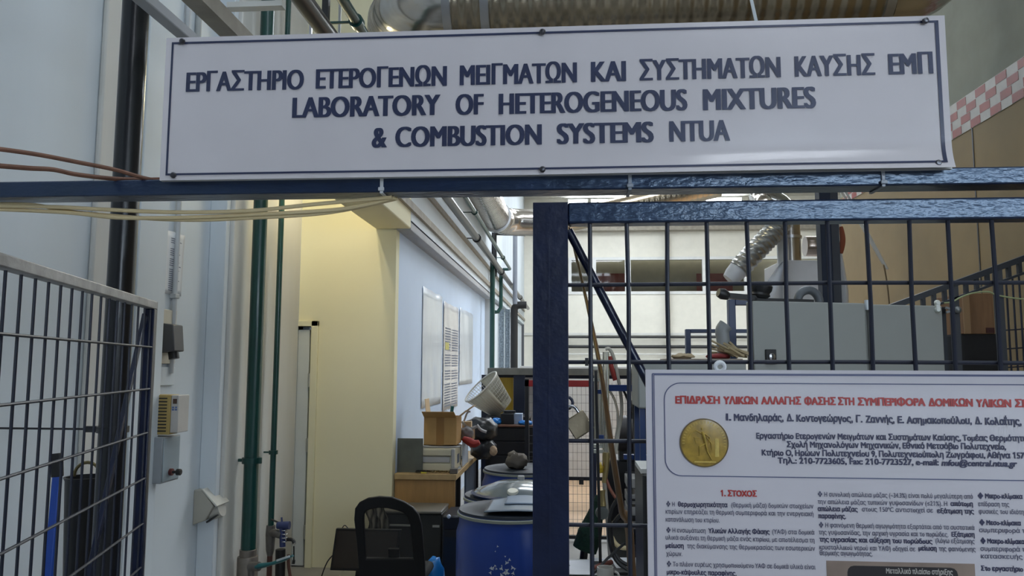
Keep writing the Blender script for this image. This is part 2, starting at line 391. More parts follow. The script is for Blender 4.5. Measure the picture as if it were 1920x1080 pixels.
# ================================================================== FENCE, SIGN, POSTER
D = 1.5
m_navy = mat('thick_navy_gloss_paint', (.0045, .0095, .036), .32, var=.25, vscale=12, bump=.12, bscale=45, coat=.25, spec=.45)
m_navy_rail = mat('lumpy_navy_gloss_paint', (.004, .0105, .042), .33, var=.3, vscale=18, bump=.36, bscale=90, coat=.35, spec=1., tint=(.55,.76,1.), stretch=(.45,1,1), bdist=.006)
m_wire = mat('dark_wire_paint', (.012, .015, .03), .4, spec=.5)
m_galv = mat('worn_galvanised_steel', (.34, .33, .32), .5, .3, var=.25, vscale=14, bump=.2)
bx0 = at(-180, 345, D).x; bx1 = at(2150, 330, D).x
zt = at(960, 326, D).z; zb = at(960, 357, D).z
gf = thing('gate_frame', 'dark navy painted steel crossbar over the opening, carrying the white sign', 'frame', (bx0, D, 0))
B().box(bx0, bx1, D, D+.06, zb, zt).make('crossbar', m_navy_rail, gf, bevel=.003)
B().box(bx0, bx0+.06, D, D+.06, 0, zb).make('post', m_navy, gf, bevel=.003)
# fixed mesh panel on the right
px0 = at(999, 700, D).x; pxi = at(1066, 700, D).x; prt = at(1400, 375, D).z; prb = at(1400, 415, D).z; pxe = at(2150, 400, D).x
pn = thing('mesh_panel', 'navy framed wire mesh fence panel right of the opening, with a diagonal brace', 'fence', (px0, D, 0))
B().box(px0, pxi, D, D+.05, 0, prt).box(px0, pxi, D-.0015, D, 0, prt).make('post', m_navy, pn, bevel=.004)
B().cbox(((px0*.55+pxi*.45), D-.002, 1.0), (.004, .002, 2.0)).make('post_seam', m_navy, pn)
B().box(pxi, pxe, D, D+.045, prb, prt).make('top_rail', m_navy_rail, pn, bevel=.004)
B().box(pxi, pxe, D, D+.045, .1, .145).make('bottom_rail', m_navy, pn, bevel=.004)
B().box(pxe, pxe+.05, D, D+.05, 0, prt).make('post', m_navy, pn, bevel=.004)
B().tube([at(1066, 432, D+.04), at(1217, 722, D+.04), at(1420, 1110, D+.04)], .0085, 12).make('brace', m_navy, pn)
wr = B()
xs = [1106, 1175, 1251, 1325, 1400, 1472, 1551, 1624, 1705, 1777, 1859, 1935, 2010, 2085]
for k, x in enumerate(xs):
    q = at(x, 420, D+.012); wv = .0025*math.sin(k*2.1)
    wr.tube([(q.x, q.y, prb), (q.x+wv, q.y, 1.88), (q.x, q.y, 1.6), (q.x-wv, q.y, .8), (q.x, q.y, .14)], .0043, 8)
hz = [at(1400, y, D+.02).z for y in (533, 680, 830, 990)]
z = hz[-1] - .155
while z > .2: hz.append(z); z -= .155
for z in hz: wr.tube([(pxi, D+.02, z), ((pxi+pxe)/2, D+.02, z+.002), (pxe, D+.02, z)], .004, 8)
wr.make('wire_mesh', m_wire, pn)
B().box(*[v for v in (at(1097,672,D+.015).x, at(1103,672,D+.015).x, D+.008, D+.03, at(1100,686,D).z, at(1100,671,D).z)]).make('clip', m_dark, pn)
B().tube(arc((pxi-.004, D+.055, at(1066, 758, D).z), (1,0,0), (0,0,1), .012, 0, 360, 12)[:-1], .003, 8, closed=True).make('hasp', m_navy, pn)
# zip ties on the crossbar
m_tie = mat('translucent_tie', (.62, .64, .66), .35)
m_tieg = mat('grey_tie', (.30, .33, .38), .35)
for x, m_, nm in ((716, m_tie, 'clear zip tie on the crossbar above the hanging cables'), (1181, m_tieg, 'grey zip tie on the crossbar below the middle of the sign'), (1656, m_tieg, 'grey zip tie on the crossbar below the right end of the sign')):
    X = at(x, 345, D).x
    tie = B().ring_prism([(X-.0035, D-.003, zb-.003), (X-.0035, D+.063, zb-.003), (X-.0035, D+.063, zt+.003), (X-.0035, D-.003, zt+.003)], [(X-.0035, D-.0005, zb-.0005), (X-.0035, D+.0605, zb-.0005), (X-.0035, D+.0605, zt+.0005), (X-.0035, D-.0005, zt+.0005)], (.007, 0, 0))
    tie.box(X-.006, X+.006, D-.007, D-.003, zb+.002, zb+.009)
    tag(tie.make('zip_tie', m_, bevel=.001), nm, 'zip tie', 'zip ties on the crossbar')

# ---- the sign
YS = 1.475
m_sign = mat('white_laminated_sign', (.64, .60, .615), .15, var=.05, vscale=3.5, coat=1., spec=.5, bump=.02, bscale=6)
m_ink = mat('navy_ink', (.030, .038, .085), .3, coat=.4, var=.1)
sx0 = at(306, 200, YS).x; sx1 = at(1779, 170, YS).x
sz0 = (at(300, 333, YS).z + at(1788, 312, YS).z)/2; sz1 = (at(316, 70, YS).z + at(1769, 30, YS).z)/2
sz0 = min(sz0, zt - .009)
def sm(a, b, t): t = max(0, min(1, (t-a)/(b-a))); return t*t*(3-2*t)
def bulge(u, w):
    t = (w - sz0)/(sz1 - sz0); s = (u - sx0)/(sx1 - sx0)
    k = max(0, 1 - t/.17)
    return .011*k*k*sm(.38, .85, s) + .0012*math.sin(s*9+t*2)*(.3+t*(1-t))
def sf(e): return lambda u, w: Vector((u, YS - bulge(u, w) - e, w))
sg = thing('laboratory_sign', 'wide white laminated sign lettered in navy Greek and English above the opening', 'sign', ((sx0+sx1)/2, YS, sz0))
B().grid(lambda a, b: sf(0)(sx0+(sx1-sx0)*a, sz0+(sz1-sz0)*b), 90, 50).make('sign_face', m_sign, sg, smooth=180)
B().box(sx0, sx1, YS+.003, YS+.012, sz0, sz1).make('backing_board', mat('white_board', (.66,.66,.66), .5), sg)
bd = B(); bs = .0125; bt_ = .010; bb = .010; th = .0045
for (u0, u1, w0, w1) in ((sx0+bs, sx1-bs, sz1-bt_-th, sz1-bt_), (sx0+bs, sx1-bs, sz0+bb, sz0+bb+th*.9), (sx0+bs, sx0+bs+th, sz0+bb, sz1-bt_), (sx1-bs-.007, sx1-bs, sz0+bb, sz1-bt_)):
    n_ = 60 if u1-u0 > .5 else 1; v_ = 1 if n_ > 1 else 40
    bd.grid(lambda a, b: sf(.0012)(u0+(u1-u0)*a, w0+(w1-w0)*b), n_, v_)
bd.make('border_line', m_ink, sg)
lt = B()
def words(b, rows, f, Y, cap_px, offx, offy, **kw):
    for (txt, xa, xb, ya, yb) in rows:
        p = at(xa, ya, Y); q = at(xb, yb, Y)
        put_text(b, txt, p.x, q.x, (p.z+q.z)/2, cap_px/FPX*Y, f, offx=offx, offy=offy, **kw)
def row(ws, x0, y0, x1, y1): return [(t, a, b, y0+(y1-y0)*(a-x0)/(x1-x0), y0+(y1-y0)*(b-x0)/(x1-x0)) for t, a, b in ws]
ln1 = row([('ΕΡΓΑΣΤΗΡΙΟ',349,570),('ΕΤΕΡΟΓΕΝΩΝ',592,838),('ΜΕΙΓΜΑΤΩΝ',862,1082),('ΚΑΙ',1108,1174),('ΣΥΣΤΗΜΑΤΩΝ',1199,1464),('ΚΑΥΣΗΣ',1490,1641),('ΕΜΠ',1666,1750)], 349, 173, 1750, 138)
ln2 = row([('LABORATORY',548,826),('OF',854,907),('HETEROGENEOUS',935,1289),('MIXTURES',1318,1530)], 548, 221, 1530, 203)
ln3 = row([('&',697,726),('COMBUSTION',741,1016),('SYSTEMS',1044,1226),('NTUA',1255,1369)], 697, 277, 1369, 264)
words(lt, ln1, sf(.0014), YS, 42, .052, .004); words(lt, ln2, sf(.0014), YS, 43, .055, .004); words(lt, ln3, sf(.0014), YS, 42, .055, .004)
lt.make('lettering', m_ink, sg, smooth=0)
m_screw = mat('dark_screw', (.10, .10, .11), .3, .8)
for x, y in ((339,75),(1017,57),(1738,36),(322,327),(1017,316),(1762,304)):
    p = at(x, y, YS-.012); b = B(); b.lathe([(.0001,-.006),(.004,-.0055),(.006,-.003),(.0062,0)], (p.x, YS-.005, p.z), 16, Matrix.Rotation(R(-90), 3, 'X'), cap=False)
    b.cyl((p.x, YS-.006, p.z), (p.x, YS+.02, p.z), .003, n=8)
    b.make('screw', m_screw, sg)

# ---- the poster hung on the mesh
YP = 1.478
m_poster = mat('laminated_poster_paper', (.62, .585, .62), .3, var=.03, vscale=3, coat=.35)
m_line = mat('blue_grey_print', (.09, .10, .19), .4); m_red = mat('red_print', (.42, .03, .025), .4)
m_text = mat('dark_navy_print', (.035, .035, .085), .4); m_body = mat('body_print', (.085, .085, .14), .4)
qx0 = at(1213, 900, YP).x; qx1 = at(2110, 900, YP).x; qz1 = at(1213, 692, YP).z - .001; qz0 = qz1 - .78
def pf(e): return lambda u, w: Vector((u, YP - e - .006*max(0, (w-qz1+.05)/.05)**2*sm(qx0, qx1, u), w))
po = thing('research_poster', 'white laminated poster of Greek text with gold medal, hung on the mesh panel', 'poster', ((qx0+qx1)/2, YP, qz0))
B().grid(lambda a, b: pf(0)(qx0+(qx1-qx0)*a, qz0+(qz1-qz0)*b), 20, 60).make('sheet', m_poster, po, smooth=180)
B().box(qx0, qx1, YP+.0015, YP+.005, qz0, qz1).make('backing', m_poster, po)
PX = lambda x, y: (lambda v: (v.x, v.z))(at(x, y, YP))
fr = B()
def strip(pts, w, e=.0008, closed=False):
    P = [Vector(p) for p in pts]; n_ = len(P); L = []; Rr = []
    for i in range(n_):
        a = P[i-1] if (closed or i) else P[i]; c_ = P[(i+1) % n_] if (closed or i < n_-1) else P[i]
        t = (c_-a).normalized(); nn = Vector((-t.y, t.x))*w/2; L.append(P[i]+nn); Rr.append(P[i]-nn)
    for i in range(n_ if closed else n_-1):
        j = (i+1) % n_; fr.polys([[tuple(L[i]), tuple(L[j]), tuple(Rr[j]), tuple(Rr[i])]], pf(e))
for off, wd in ((.0125, .0022), (.0155, .0016)):
    strip([(qx0+off, qz0+off), (qx0+off, qz1-off*.62)], wd); strip([(qx0+off, qz1-off*.62), (qx1-off, qz1-off*.62)], wd)
(ua, wa), (ub, wb) = PX(1245, 718), PX(2060, 903); rr = .03
box_ = [(ua+rr-rr*math.cos(t), wa-rr+rr*math.sin(t)) for t in [math.pi/2*k/8 for k in range(9)]]
box_ += [(ub-rr+rr*math.sin(t), wa-rr+rr*math.cos(t)) for t in [math.pi/2*k/8 for k in range(9)]]
box_ += [(ub-rr+rr*math.cos(t), wb+rr-rr*math.sin(t)) for t in [math.pi/2*k/8 for k in range(9)]]
box_ += [(ua+rr-rr*math.sin(t), wb+rr-rr*math.cos(t)) for t in [math.pi/2*k/8 for k in range(9)]]
strip(box_, .0019, closed=True)
fr.make('printed_frame', m_line, po, smooth=0)
def lines(nm, rows, m_, cap, ox, oy, **kw):
    b = B()
    for txt, xa, xb, y in rows: 
        y2 = y + (xb-xa)*.0125
        words(b, [(txt, xa, xb, y, y2)], pf(.0009), YP, cap, ox, oy, **kw)
    b.make(nm, m_, po, smooth=0)
lines('title_lettering', [('ΕΠΙΔΡΑΣΗ',1266,1350,756),('ΥΛΙΚΩΝ',1356,1421,757),('ΑΛΛΑΓΗΣ',1427,1502,757.5),('ΦΑΣΗΣ',1508,1567,758.5),('ΣΤΗ',1571,1602,759),('ΣΥΜΠΕΡΙΦΟΡΑ',1608,1735,759.5),('ΔΟΜΙΚΩΝ',1741,1824,761),('ΥΛΙΚΩΝ',1830,1896,762.5),('ΣΕ',1903,1926,763)], m_red, 13.5, .05, .03)
lines('name_lettering', [('Ι.',1361,1371,788),('Μανδηλαράς,',1376,1469,788.5),('Δ.',1475,1488,789.5),('Κοντογεώργος,',1493,1599,790),('Γ.',1605,1617,791.5),('Ζαννής,',1623,1677,792),('Ε.',1683,1695,793),('Ασημακοπούλου,',1700,1822,793.5),('Δ.',1828,1841,795),('Κολαΐτης,',1847,1915,796)], m_text, 12.5, .04, .03)
lines('address_lettering', [('Εργαστήριο Ετερογενών Μειγμάτων και Συστημάτων Καύσης, Τομέας Θερμότητας',1418,1934,821.5),('Σχολή Μηχανολόγων Μηχανικών, Εθνικό Μετσόβιο Πολυτεχνείο,',1475,1886,838),('Κτήριο Ο, Ηρώων Πολυτεχνείου 9, Πολυτεχνειούπολη Ζωγράφου, Αθήνα 15780',1428,1934,853.5),('Τηλ.: 210-7723605, Fax: 210-7723527, e-mail:',1458,1760,868.5)], m_text, 10.5, .035, .03)
lines('mail_lettering', [('mfou@central.ntua.gr',1765,1907,873)], m_text, 10.5, .035, .03, shear=.2)
lines('heading_lettering', [('1. ΣΤΟΧΟΣ',1351,1419,930)], m_red, 10.5, .05, .03)
body = [('❖ Η',1249,1265,949),('(θερμική μάζα) δομικών στοιχείων',1371,1525,951),('κτιρίων επηρεάζει τη θερμική συμπεριφορά και την ενεργειακή',1248,1525,963.5),('κατανάλωση του κτιρίου.',1248,1349,978),
 ('❖ Η ενσωμάτωση',1249,1323,998),('(ΥΑΦ) στα δομικά',1448,1527,1001),('υλικά αυξάνει τη θερμική μάζα ενός κτιρίου, με αποτέλεσμα τη',1248,1527,1012.5),('της διακύμανσης της θερμοκρασίας των εσωτερικών',1288,1528,1028.5),('χώρων.',1249,1279,1042),('❖ Το πλέον ευρέως χρησιμοποιούμενο ΥΑΦ σε δομικά υλικά είναι',1250,1529,1062.5),
 ('❖ Η συνολική απώλεια μάζας (~34.3%) είναι πολύ μεγαλύτερη από',1533,1824,931),('την απώλεια μάζας τυπικών γυψοσανίδων (≤21%). Η',1533,1776,945),('στους 150ºC αντιστοιχεί σε',1616,1749,959),('❖ Η φαινόμενη θερμική αγωγιμότητα εξαρτάται από τα συστατικά',1535,1827,989),('της γυψοσανίδας, την αρχική υγρασία και το πορώδες.',1535,1778,1002.5),('(λόγω εξάτμισης',1754,1827,1018),('κρυσταλλικού νερού και ΥΑΦ) οδηγεί σε',1536,1716,1030.5),('της φαινόμενης',1760,1829,1033),('θερμικής αγωγιμότητας.',1537,1636,1041),
 ('επίδραση της',1834,1892,949),('φυσικές του ιδιότητες',1835,1935,963),('συμπεριφορά του',1836,1935,998),('συμπεριφορά της',1838,1935,1033),('κατασκευής το',1839,1935,1047)]
lines('body_lettering', body, m_body, 8.2, .012, .01)
bold = [('θερμοχωρητικότητα',1271,1364,949.5),('Υλικών Αλλαγής Φάσης',1328,1443,999.5),('μείωση',1248,1282,1027),('μικρο-κάψουλες παραφίνης.',1250,1381,1077),('απότομη',1782,1824,948.5),('απώλεια μάζας',1533,1608,958),('εξάτμιση της',1757,1826,962),('παραφίνης.',1534,1586,971.5),('Εξάτμιση',1784,1827,1006),('της υγρασίας και αύξηση του πορώδους',1536,1748,1016),('μείωση',1722,1756,1032),('❖ Μικρο-κλίμακα',1833,1917,934),('❖ Μεσο-κλίμακα',1836,1914,984),('❖ Μακρο-κλίμακα',1838,1921,1018.5),('Στο εργαστήριο',1839,1918,1070)]
lines('bold_lettering', bold, m_text, 8.4, .035, .025)
# printed photograph at the bottom of the poster
m_pic = mat('printed_picture_brown', (.27, .20, .16), .35, var=.3, vscale=9); m_picd = mat('printed_picture_dark', (.022, .018, .02), .35)
(ua, wa), (ub, wb) = PX(1549, 1051), PX(1827, 1054)
B().grid(lambda a, b: pf(.0006)(ua+(ub-ua)*a, wa-.17+.17*b), 1, 1).make('printed_photo', m_pic, po)
(va, wc), (vb, _) = PX(1588, 1060), PX(1795, 1062)
pts = [(va, wc-.16), (vb, wc-.16)] + [(vb-.012+.012*math.cos(t), wc-.012+.012*math.sin(t)) for t in (0,.5,1,1.57)] + [(va+.012+.012*math.cos(t), wc-.012+.012*math.sin(t)) for t in (1.57,2.1,2.6,3.14)]
B().polys([pts], pf(.0009)).make('printed_frame_shape', m_picd, po)
b = B(); words(b, [('Μεταλλικό πλαίσιο στήριξης',1661,1786,1075,1077)], pf(.0012), YP, 9, .03, .02); b.make('caption_lettering', m_tape_w, po, smooth=0)
# gold medal printed on the poster
m_gold = mat('printed_gold', (.36, .23, .035), .35, var=.35, vscale=60, coat=.3); m_gold_d = mat('dark_gold_edge', (.12, .075, .018), .4); m_gold_l = mat('light_gold', (.58, .42, .10), .35, var=.2, vscale=80)
mc = PX(1320, 830); rad = .0445
md = B().lathe([(rad,0),(rad,.0012),(rad*.96,.0016),(.0001,.0016)], (mc[0], YP-.0006, mc[1]), 40, Matrix.Rotation(R(90), 3, 'X')).make('medal', m_gold, po)
B().lathe([(rad,0),(rad,.0022),(rad*.955,.0022),(rad*.955,0)], (mc[0], YP-.0006, mc[1]), 48, Matrix.Rotation(R(90), 3, 'X'), cap=False).make('medal_rim', m_gold_d, md)
fg = B(); k = rad/215
def M2(x, y): return Vector((mc[0]+(x-590)*k, YP-.0026, mc[1]-(y-738)*k))
for ch, r_ in (([(575,640),(590,690),(600,745)], (26,34,26)), ([(600,745),(548,770),(545,850)], (22,17,9)), ([(600,745),(615,810),(655,890)], (24,18,9)), ([(565,655),(520,630),(480,650)], (13,10,8)), ([(590,655),(640,690),(630,740)], (13,10,8)), ([(545,700),(500,690),(520,745)], (9,8,7)), ([(570,605),(573,622)], (22,18)), ([(545,855),(520,862)], (8,6)), ([(655,890),(640,902)], (8,6)), ([(480,650),(455,690)], (7,14)), ([(610,690),(650,740),(655,800)], (14,10,4))):
    fg.tube([M2(*p) for p in ch], [q*k for q in r_], 8, flat=.35)
fg.box(M2(685,0).x, M2(718,0).x, YP-.003, YP-.0021, M2(0,860).z, M2(0,700).z).box(M2(500,0).x, M2(690,0).x, YP-.003, YP-.0021, M2(0,912).z, M2(0,900).z)
for t in range(0, 200, 8):
    a = R(-10+t); c_ = Vector((mc[0]+math.cos(a)*rad*.85, YP-.0024, mc[1]+math.sin(a)*rad*.85)); fg.cbox(c_, (.0014, .0008, .0045), (0, R(90)-a, 0))
fg.make('medal_figure', m_gold_l, md)
rg = at(1353, 690, YP)
tag(B().tube(arc((rg.x, YP+.016, rg.z+.002), (1,0,0), (0,0,1), .0085, 0, 360, 16)[:-1], .0042, 8, closed=True).make('hanging_ring', mat('white_plastic', (.72,.74,.76), .35)), 'white plastic ring tying the poster top to the mesh', 'ring')
# small jut so the ring bridges mesh and poster
# padlock
m_brass = mat('worn_brass', (.42, .35, .24), .38, .75, var=.2, vscale=18, bump=.1)
pc = at(1086, 796, D+.04); rot = Matrix.Rotation(R(-33), 3, 'Y')
pk = thing('padlock', 'worn brass padlock with steel shackle hanging behind the mesh', 'padlock', pc)
B().cbox(pc, (.043, .018, .041), rot).make('body', m_brass, pk, bevel=.002)
B().cbox(Vector(pc)+rot@Vector((0,0,-.0205)), (.034, .012, .002), rot).make('key_plate', m_dark, pk)
sh = [Vector(pc)+rot@Vector(v) for v in ([(-.012,0,.016),(-.012,0,.028)]+[(-.012*math.cos(t),0,.028+.012*math.sin(t)) for t in [math.pi*i/8 for i in range(1,9)]]+[(.012,0,.016)])]
B().tube(sh, .0032, 10).make('shackle', mat('shackle_steel', (.6,.62,.66), .15, 1.), pk)
# bamboo slat leaning behind the mesh
m_wood = mat('varnished_cane', (.23, .125, .05), .35, var=.35, vscale=5, stretch=(12,12,.6), coat=.4)
cn = chain([at(1067, 426, D+.07), at(1101, 570, D+.085), at(1127, 700, D+.1), at(1147, 840, D+.12), at(1166, 960, D+.15), at(1186, 1090, D+.2), (at(1220,1300,D+.3).x, D+.3, .02)], 5)
tag(B().tube(cn, [.0035+.0075*min(1, i/16) for i in range(len(cn))], 8, flat=.6).make('cane', m_wood), 'long brown varnished cane leaning in the corner of the mesh panel', 'cane')
cn = chain([at(1069, 432, D+.062), at(1090, 520, D+.066), at(1108, 610, D+.075), at(1128, 700, D+.088)], 5)
tag(B().tube(cn, .0032, 8, flat=.5).make('strap', mat('ochre_strap', (.40, .24, .07), .45, var=.2)), 'thin ochre strap beside the upper end of the brown cane', 'strap')

# ---- cables
m_rust = mat('rusty_wire', (.20, .095, .06), .7, var=.3, vscale=20)
m_cable = mat('cream_cable', (.72, .58, .33), .5, var=.08)
yb = D+.03
tag(B().tube(chain([at(-60, 272, 1.2), at(60, 288, 1.3), at(150, 305, 1.38), at(215, 318, 1.44), (at(300,331,yb).x, yb, zt+.0045), (at(420,331,yb).x, yb, zt+.0045)]), .0042, 8).make('rusty_wire', m_rust), 'upper of two rusty wires running to the left end of the sign', 'wire', 'rusty wires')
tag(B().tube(chain([at(-60, 306, 1.2), at(50, 315, 1.3), at(100, 318, 1.36), at(150, 328, 1.42), (at(250,333,yb).x, yb-.012, zt+.0049), (at(400,333,yb).x, yb-.012, zt+.0049)]), .0045, 8).make('rusty_wire', m_rust), 'lower of two rusty wires running to the left end of the sign', 'wire', 'rusty wires')
for k, (pts, lb) in enumerate((([(-40,386),(100,388),(200,393),(330,398),(470,395),(600,382),(735,370)], 'top'), ([(-40,391),(120,398),(220,408),(340,408),(480,402),(640,392),(740,371)], 'middle'), ([(-40,383),(60,384),(150,399),(330,412),(480,408),(620,398),(745,372)], 'lowest'))):
    tag(B().tube(chain([at(x, y, D+.03+.006*(k-1)) for x, y in pts]), .0042, 8).make('cable', m_cable), f'{lb} of the cream cables sagging under the crossbar', 'cable', 'cream cables under the crossbar')

# ---- the open gate on the left
ghz = at(0, 478, 1.5).z
gh = at(-40, 470, 1.42); 
ge = None; Y = 1.8
while Y < 4:
    q = at(286, 566, Y)
    if q.z <= 0 or q.z > 0 and q.z >= ghz - .0: pass
    if ge is None and q.z >= ghz: ge = q
    Y += .005
gtop = ghz
gh = Vector((at(0,478,1.5).x, 1.5, gtop)); dv = Vector((ge.x-gh.x, ge.y-gh.y, 0)); gl = dv.length; dv.normalize(); gn = Vector((dv.y, -dv.x, 0))
def G(s, z, o=0.): return Vector((gh.x, gh.y, 0)) + dv*s + gn*o + Vector((0,0,z))
gt = thing('open_gate', 'wire mesh gate with grey top rail and navy stile, swung open at left', 'gate', G(-.12, .06))
B().beam(G(-.12, gtop-.013), G(gl, gtop-.013), .035, .028).make('top_rail', m_galv, gt, bevel=.003)
B().beam(G(gl-.02, .06), G(gl-.02, gtop-.027), .035, .034, up=dv).make('stile', m_navy, gt, bevel=.003)
B().beam(G(-.1, .06), G(-.1, gtop-.027), .035, .034, up=dv).make('stile', m_navy, gt, bevel=.003)
B().beam(G(gl-.001, .06), G(gl-.001, gtop), .036, .004, up=dv).make('edge_strip', m_galv, gt)
B().beam(G(-.1, .08), G(gl-.03, .08), .035, .034).make('bottom_rail', m_navy, gt, bevel=.003)
B().beam(G(gl-.045, gtop-.05, -.012), G(.12, .1, -.012), .014, .024).make('brace', m_navy, gt, bevel=.002)
wr = B(); s = -.06
while s < gl-.03: wr.tube([G(s, gtop-.03, .006), G(s+.001, 1.2, .006), G(s, .08, .006)], .0036, 7); s += .0765
gzs = []
for (x, y) in ((270,651),(265,729),(260,811),(253,896),(248,981),(243,1063)):
    d_ = ray(x, y); a = gl-.03; t_ = (G(a,0).y)/d_.y; gzs.append((EYE + d_*t_).z)
z = gzs[-1]-.15
while z > .15: gzs.append(z); z -= .15
for z in gzs: wr.tube([G(-.1, z, .013), G(gl-.02, z, .013)], .0038, 7)
wr.make('wire_mesh', m_wire, gt)

# ================================================================== LEFT WALL
WX = XL                                                    # wall plane
def lw(px, py, off=0.): return at_x(px, py, WX + off)
m_black = mat('black_gloss_pipe', (.009, .010, .013), .28, coat=.15, spec=.5)
m_gpipe = mat('dark_green_pipe_paint', (.004, .05, .042), .35, coat=.25, var=.12)
m_blk = mat('black_plastic', (.012, .012, .013), .45)
m_cream_p = mat('cream_plastic', (.58, .54, .44), .45)
m_grey_p = mat('grey_enclosure_paint', (.30, .32, .34), .45)
# black standing pipe
pb = at(226, 540, 3.0); rp = 25.5/FPX*3.0
bp = thing('standing_pipe', 'thick black gloss pipe standing in front of the white wall behind the gate', 'pipe', (pb.x, 3.0, 0))
B().cyl((pb.x, 3.0, 0), (pb.x, 3.0, ZC), rp, n=28).make('pipe', m_black, bp)
B().lathe([(rp+.03,0),(rp+.03,.015),(rp+.001,.02)], (pb.x, 3.0, 0), 24, cap=False).make('floor_flange', m_black, bp)
cz = at(215, 805, 3.0).z
B().lathe([(rp+.001,-.012),(rp+.007,-.012),(rp+.007,.012),(rp+.001,.012)], (pb.x, 3.0, cz), 24, cap=False).box(pb.x-rp-.06, pb.x-rp, 2.99, 3.01, cz-.012, cz+.012).box(WX+.002, pb.x-rp-.055, 2.996, 3.004, cz-.004, cz+.004).make('wall_clamp', m_black, bp)
# printed notice on the wall
m_paper = mat('white_paper', (.70, .72, .75), .35, var=.03, coat=.3)
q0 = lw(291, 424, .004); q1 = lw(345, 440, .004); zb_ = lw(286, 546, .004).z
nt_ = thing('paper_notice', 'curled printed paper notice taped to the white wall above the sockets', 'notice', (WX, q0.y, zb_))
hN = q0.z - zb_; wN = q1.y - q0.y
def nf(a, b): return Vector((WX+.004+.012*abs(math.sin(a*7))*b**2, q0.y+wN*a, zb_+hN*b))
B().grid(nf, 16, 10).make('sheet', m_paper, nt_, smooth=180, solid=.0006)
tb = B()
for k in range(26):
    z = .06+.033*k
    for (a0, a1) in ((.06,.42),(.52,.93)):
        a1 = a0+(a1-a0)*random.uniform(.35,1)
        if random.random() < .85: tb.grid(lambda a, b: nf(a0+(a1-a0)*a, z+.014*b)+Vector((.0012,0,0)), 6, 1)
tb.make('printed_text', mat('grey_print', (.16,.17,.22), .5), nt_, smooth=0)
# vertical conduit
cy0 = lw(331, 480, .02); 
cd = thing('wall_conduit', 'light grey vertical plastic conduit on the white wall beside the notice', 'conduit', (WX, cy0.y, 1.6))
B().cyl((WX+.02, cy0.y, lw(328,700,.02).z), (WX+.02, cy0.y, 4.9), .016, n=14).make('conduit_pipe', mat('grey_conduit', (.50,.52,.54), .4), cd)
for zz in (lw(325,555,.02).z, 3.0, 4.2): B().box(WX, WX+.04, cy0.y-.024, cy0.y+.024, zz-.014, zz+.014).make('clip', mat('grey_clip', (.42,.44,.45), .4), cd, bevel=.003)
# switch plate and dark socket
a = lw(292, 578, 0); b_ = lw(326, 595, 0); zlo = lw(292, 682, 0).z
sk = thing('wall_socket', 'dark grey angled power socket on a cream wall plate', 'socket', (WX, a.y, zlo))
B().box(WX, WX+.02, a.y, b_.y, zlo, a.z).make('wall_plate', m_cream_p, sk, bevel=.004)
ym = (a.y+b_.y)/2; z1 = lw(300, 605, .03).z; z0 = lw(300, 655, .03).z
B().prism([(WX+.02, a.y+.02, z1), (WX+.10, a.y+.02, z1-.01), (WX+.115, a.y+.02, z0-.01), (WX+.02, a.y+.02, z0-.02)], (0, .12, 0)).make('socket_body', mat('dark_grey_plastic', (.07,.07,.075), .5), sk, bevel=.006)
B().cyl((WX+.075, a.y+.08, z0), (WX+.085, a.y+.08, z0-.055), .03, n=16).make('plug', m_blk, sk)
B().box(WX, WX+.015, a.y+.03, b_.y+.02, zlo-.13, zlo-.02).make('lower_plate', m_white, sk, bevel=.004)
# frequency drive with the yellow ribbed cover
xo = .16
a = at_x(284, 742, WX+xo); 
yA = lw(276, 760, xo).y; yB = lw(326, 760, xo).y; zT = lw(300, 742, xo).z; zB = lw(300, 818, xo).z
m_yel = mat('yellow_ochre_cover', (.42, .30, .10), .5, var=.05)
dr_ = thing('motor_drive', 'small motor drive with ochre ribbed cover and grey keypad on the white wall', 'control box', (WX, yA, zB))
yF = lw(322, 780, xo).y - .02
B().box(WX, WX+xo, yF-.0, yF+.10, zB, zT).make('body', m_yel, dr_, bevel=.004)
rb = B()
for k in range(11):
    z = zB+.02+(zT-zB-.04)*k/10
    rb.box(WX+.02, WX+xo-.02, yF-.0015, yF+.004, z-.0035, z+.0035).box(WX+xo-.004, WX+xo+.0015, yF+.015, yF+.09, z-.0035, z+.0035)
rb.make('vent_slots', m_blk, dr_, smooth=0)
kp = B().box(WX+xo, WX+xo+.045, yF+.005, yF+.13, zB+.01, zT-.002).make('keypad', mat('pale_keypad', (.50,.48,.45), .45), dr_, bevel=.004)
B().box(WX+xo+.012, WX+xo+.035, yF+.003, yF+.006, zT-.05, zT-.022).make('display', mat('dark_brown_display', (.07,.03,.015), .3), kp)
for k in range(4): B().box(WX+xo+.008+.018*(k%2), WX+xo+.02+.018*(k%2), yF+.003, yF+.006, zT-.075-.013*(k//2), zT-.066-.013*(k//2)).make('key', mat('blue_key', (.10,.16,.34), .4), kp)
B().tube(chain([(WX+.04, yF+.03, zT), (WX+.05, yF+.02, zT+.04), (WX+.02, yF+.02, zT+.05)]), .006, 8).make('cable', m_blk, dr_)
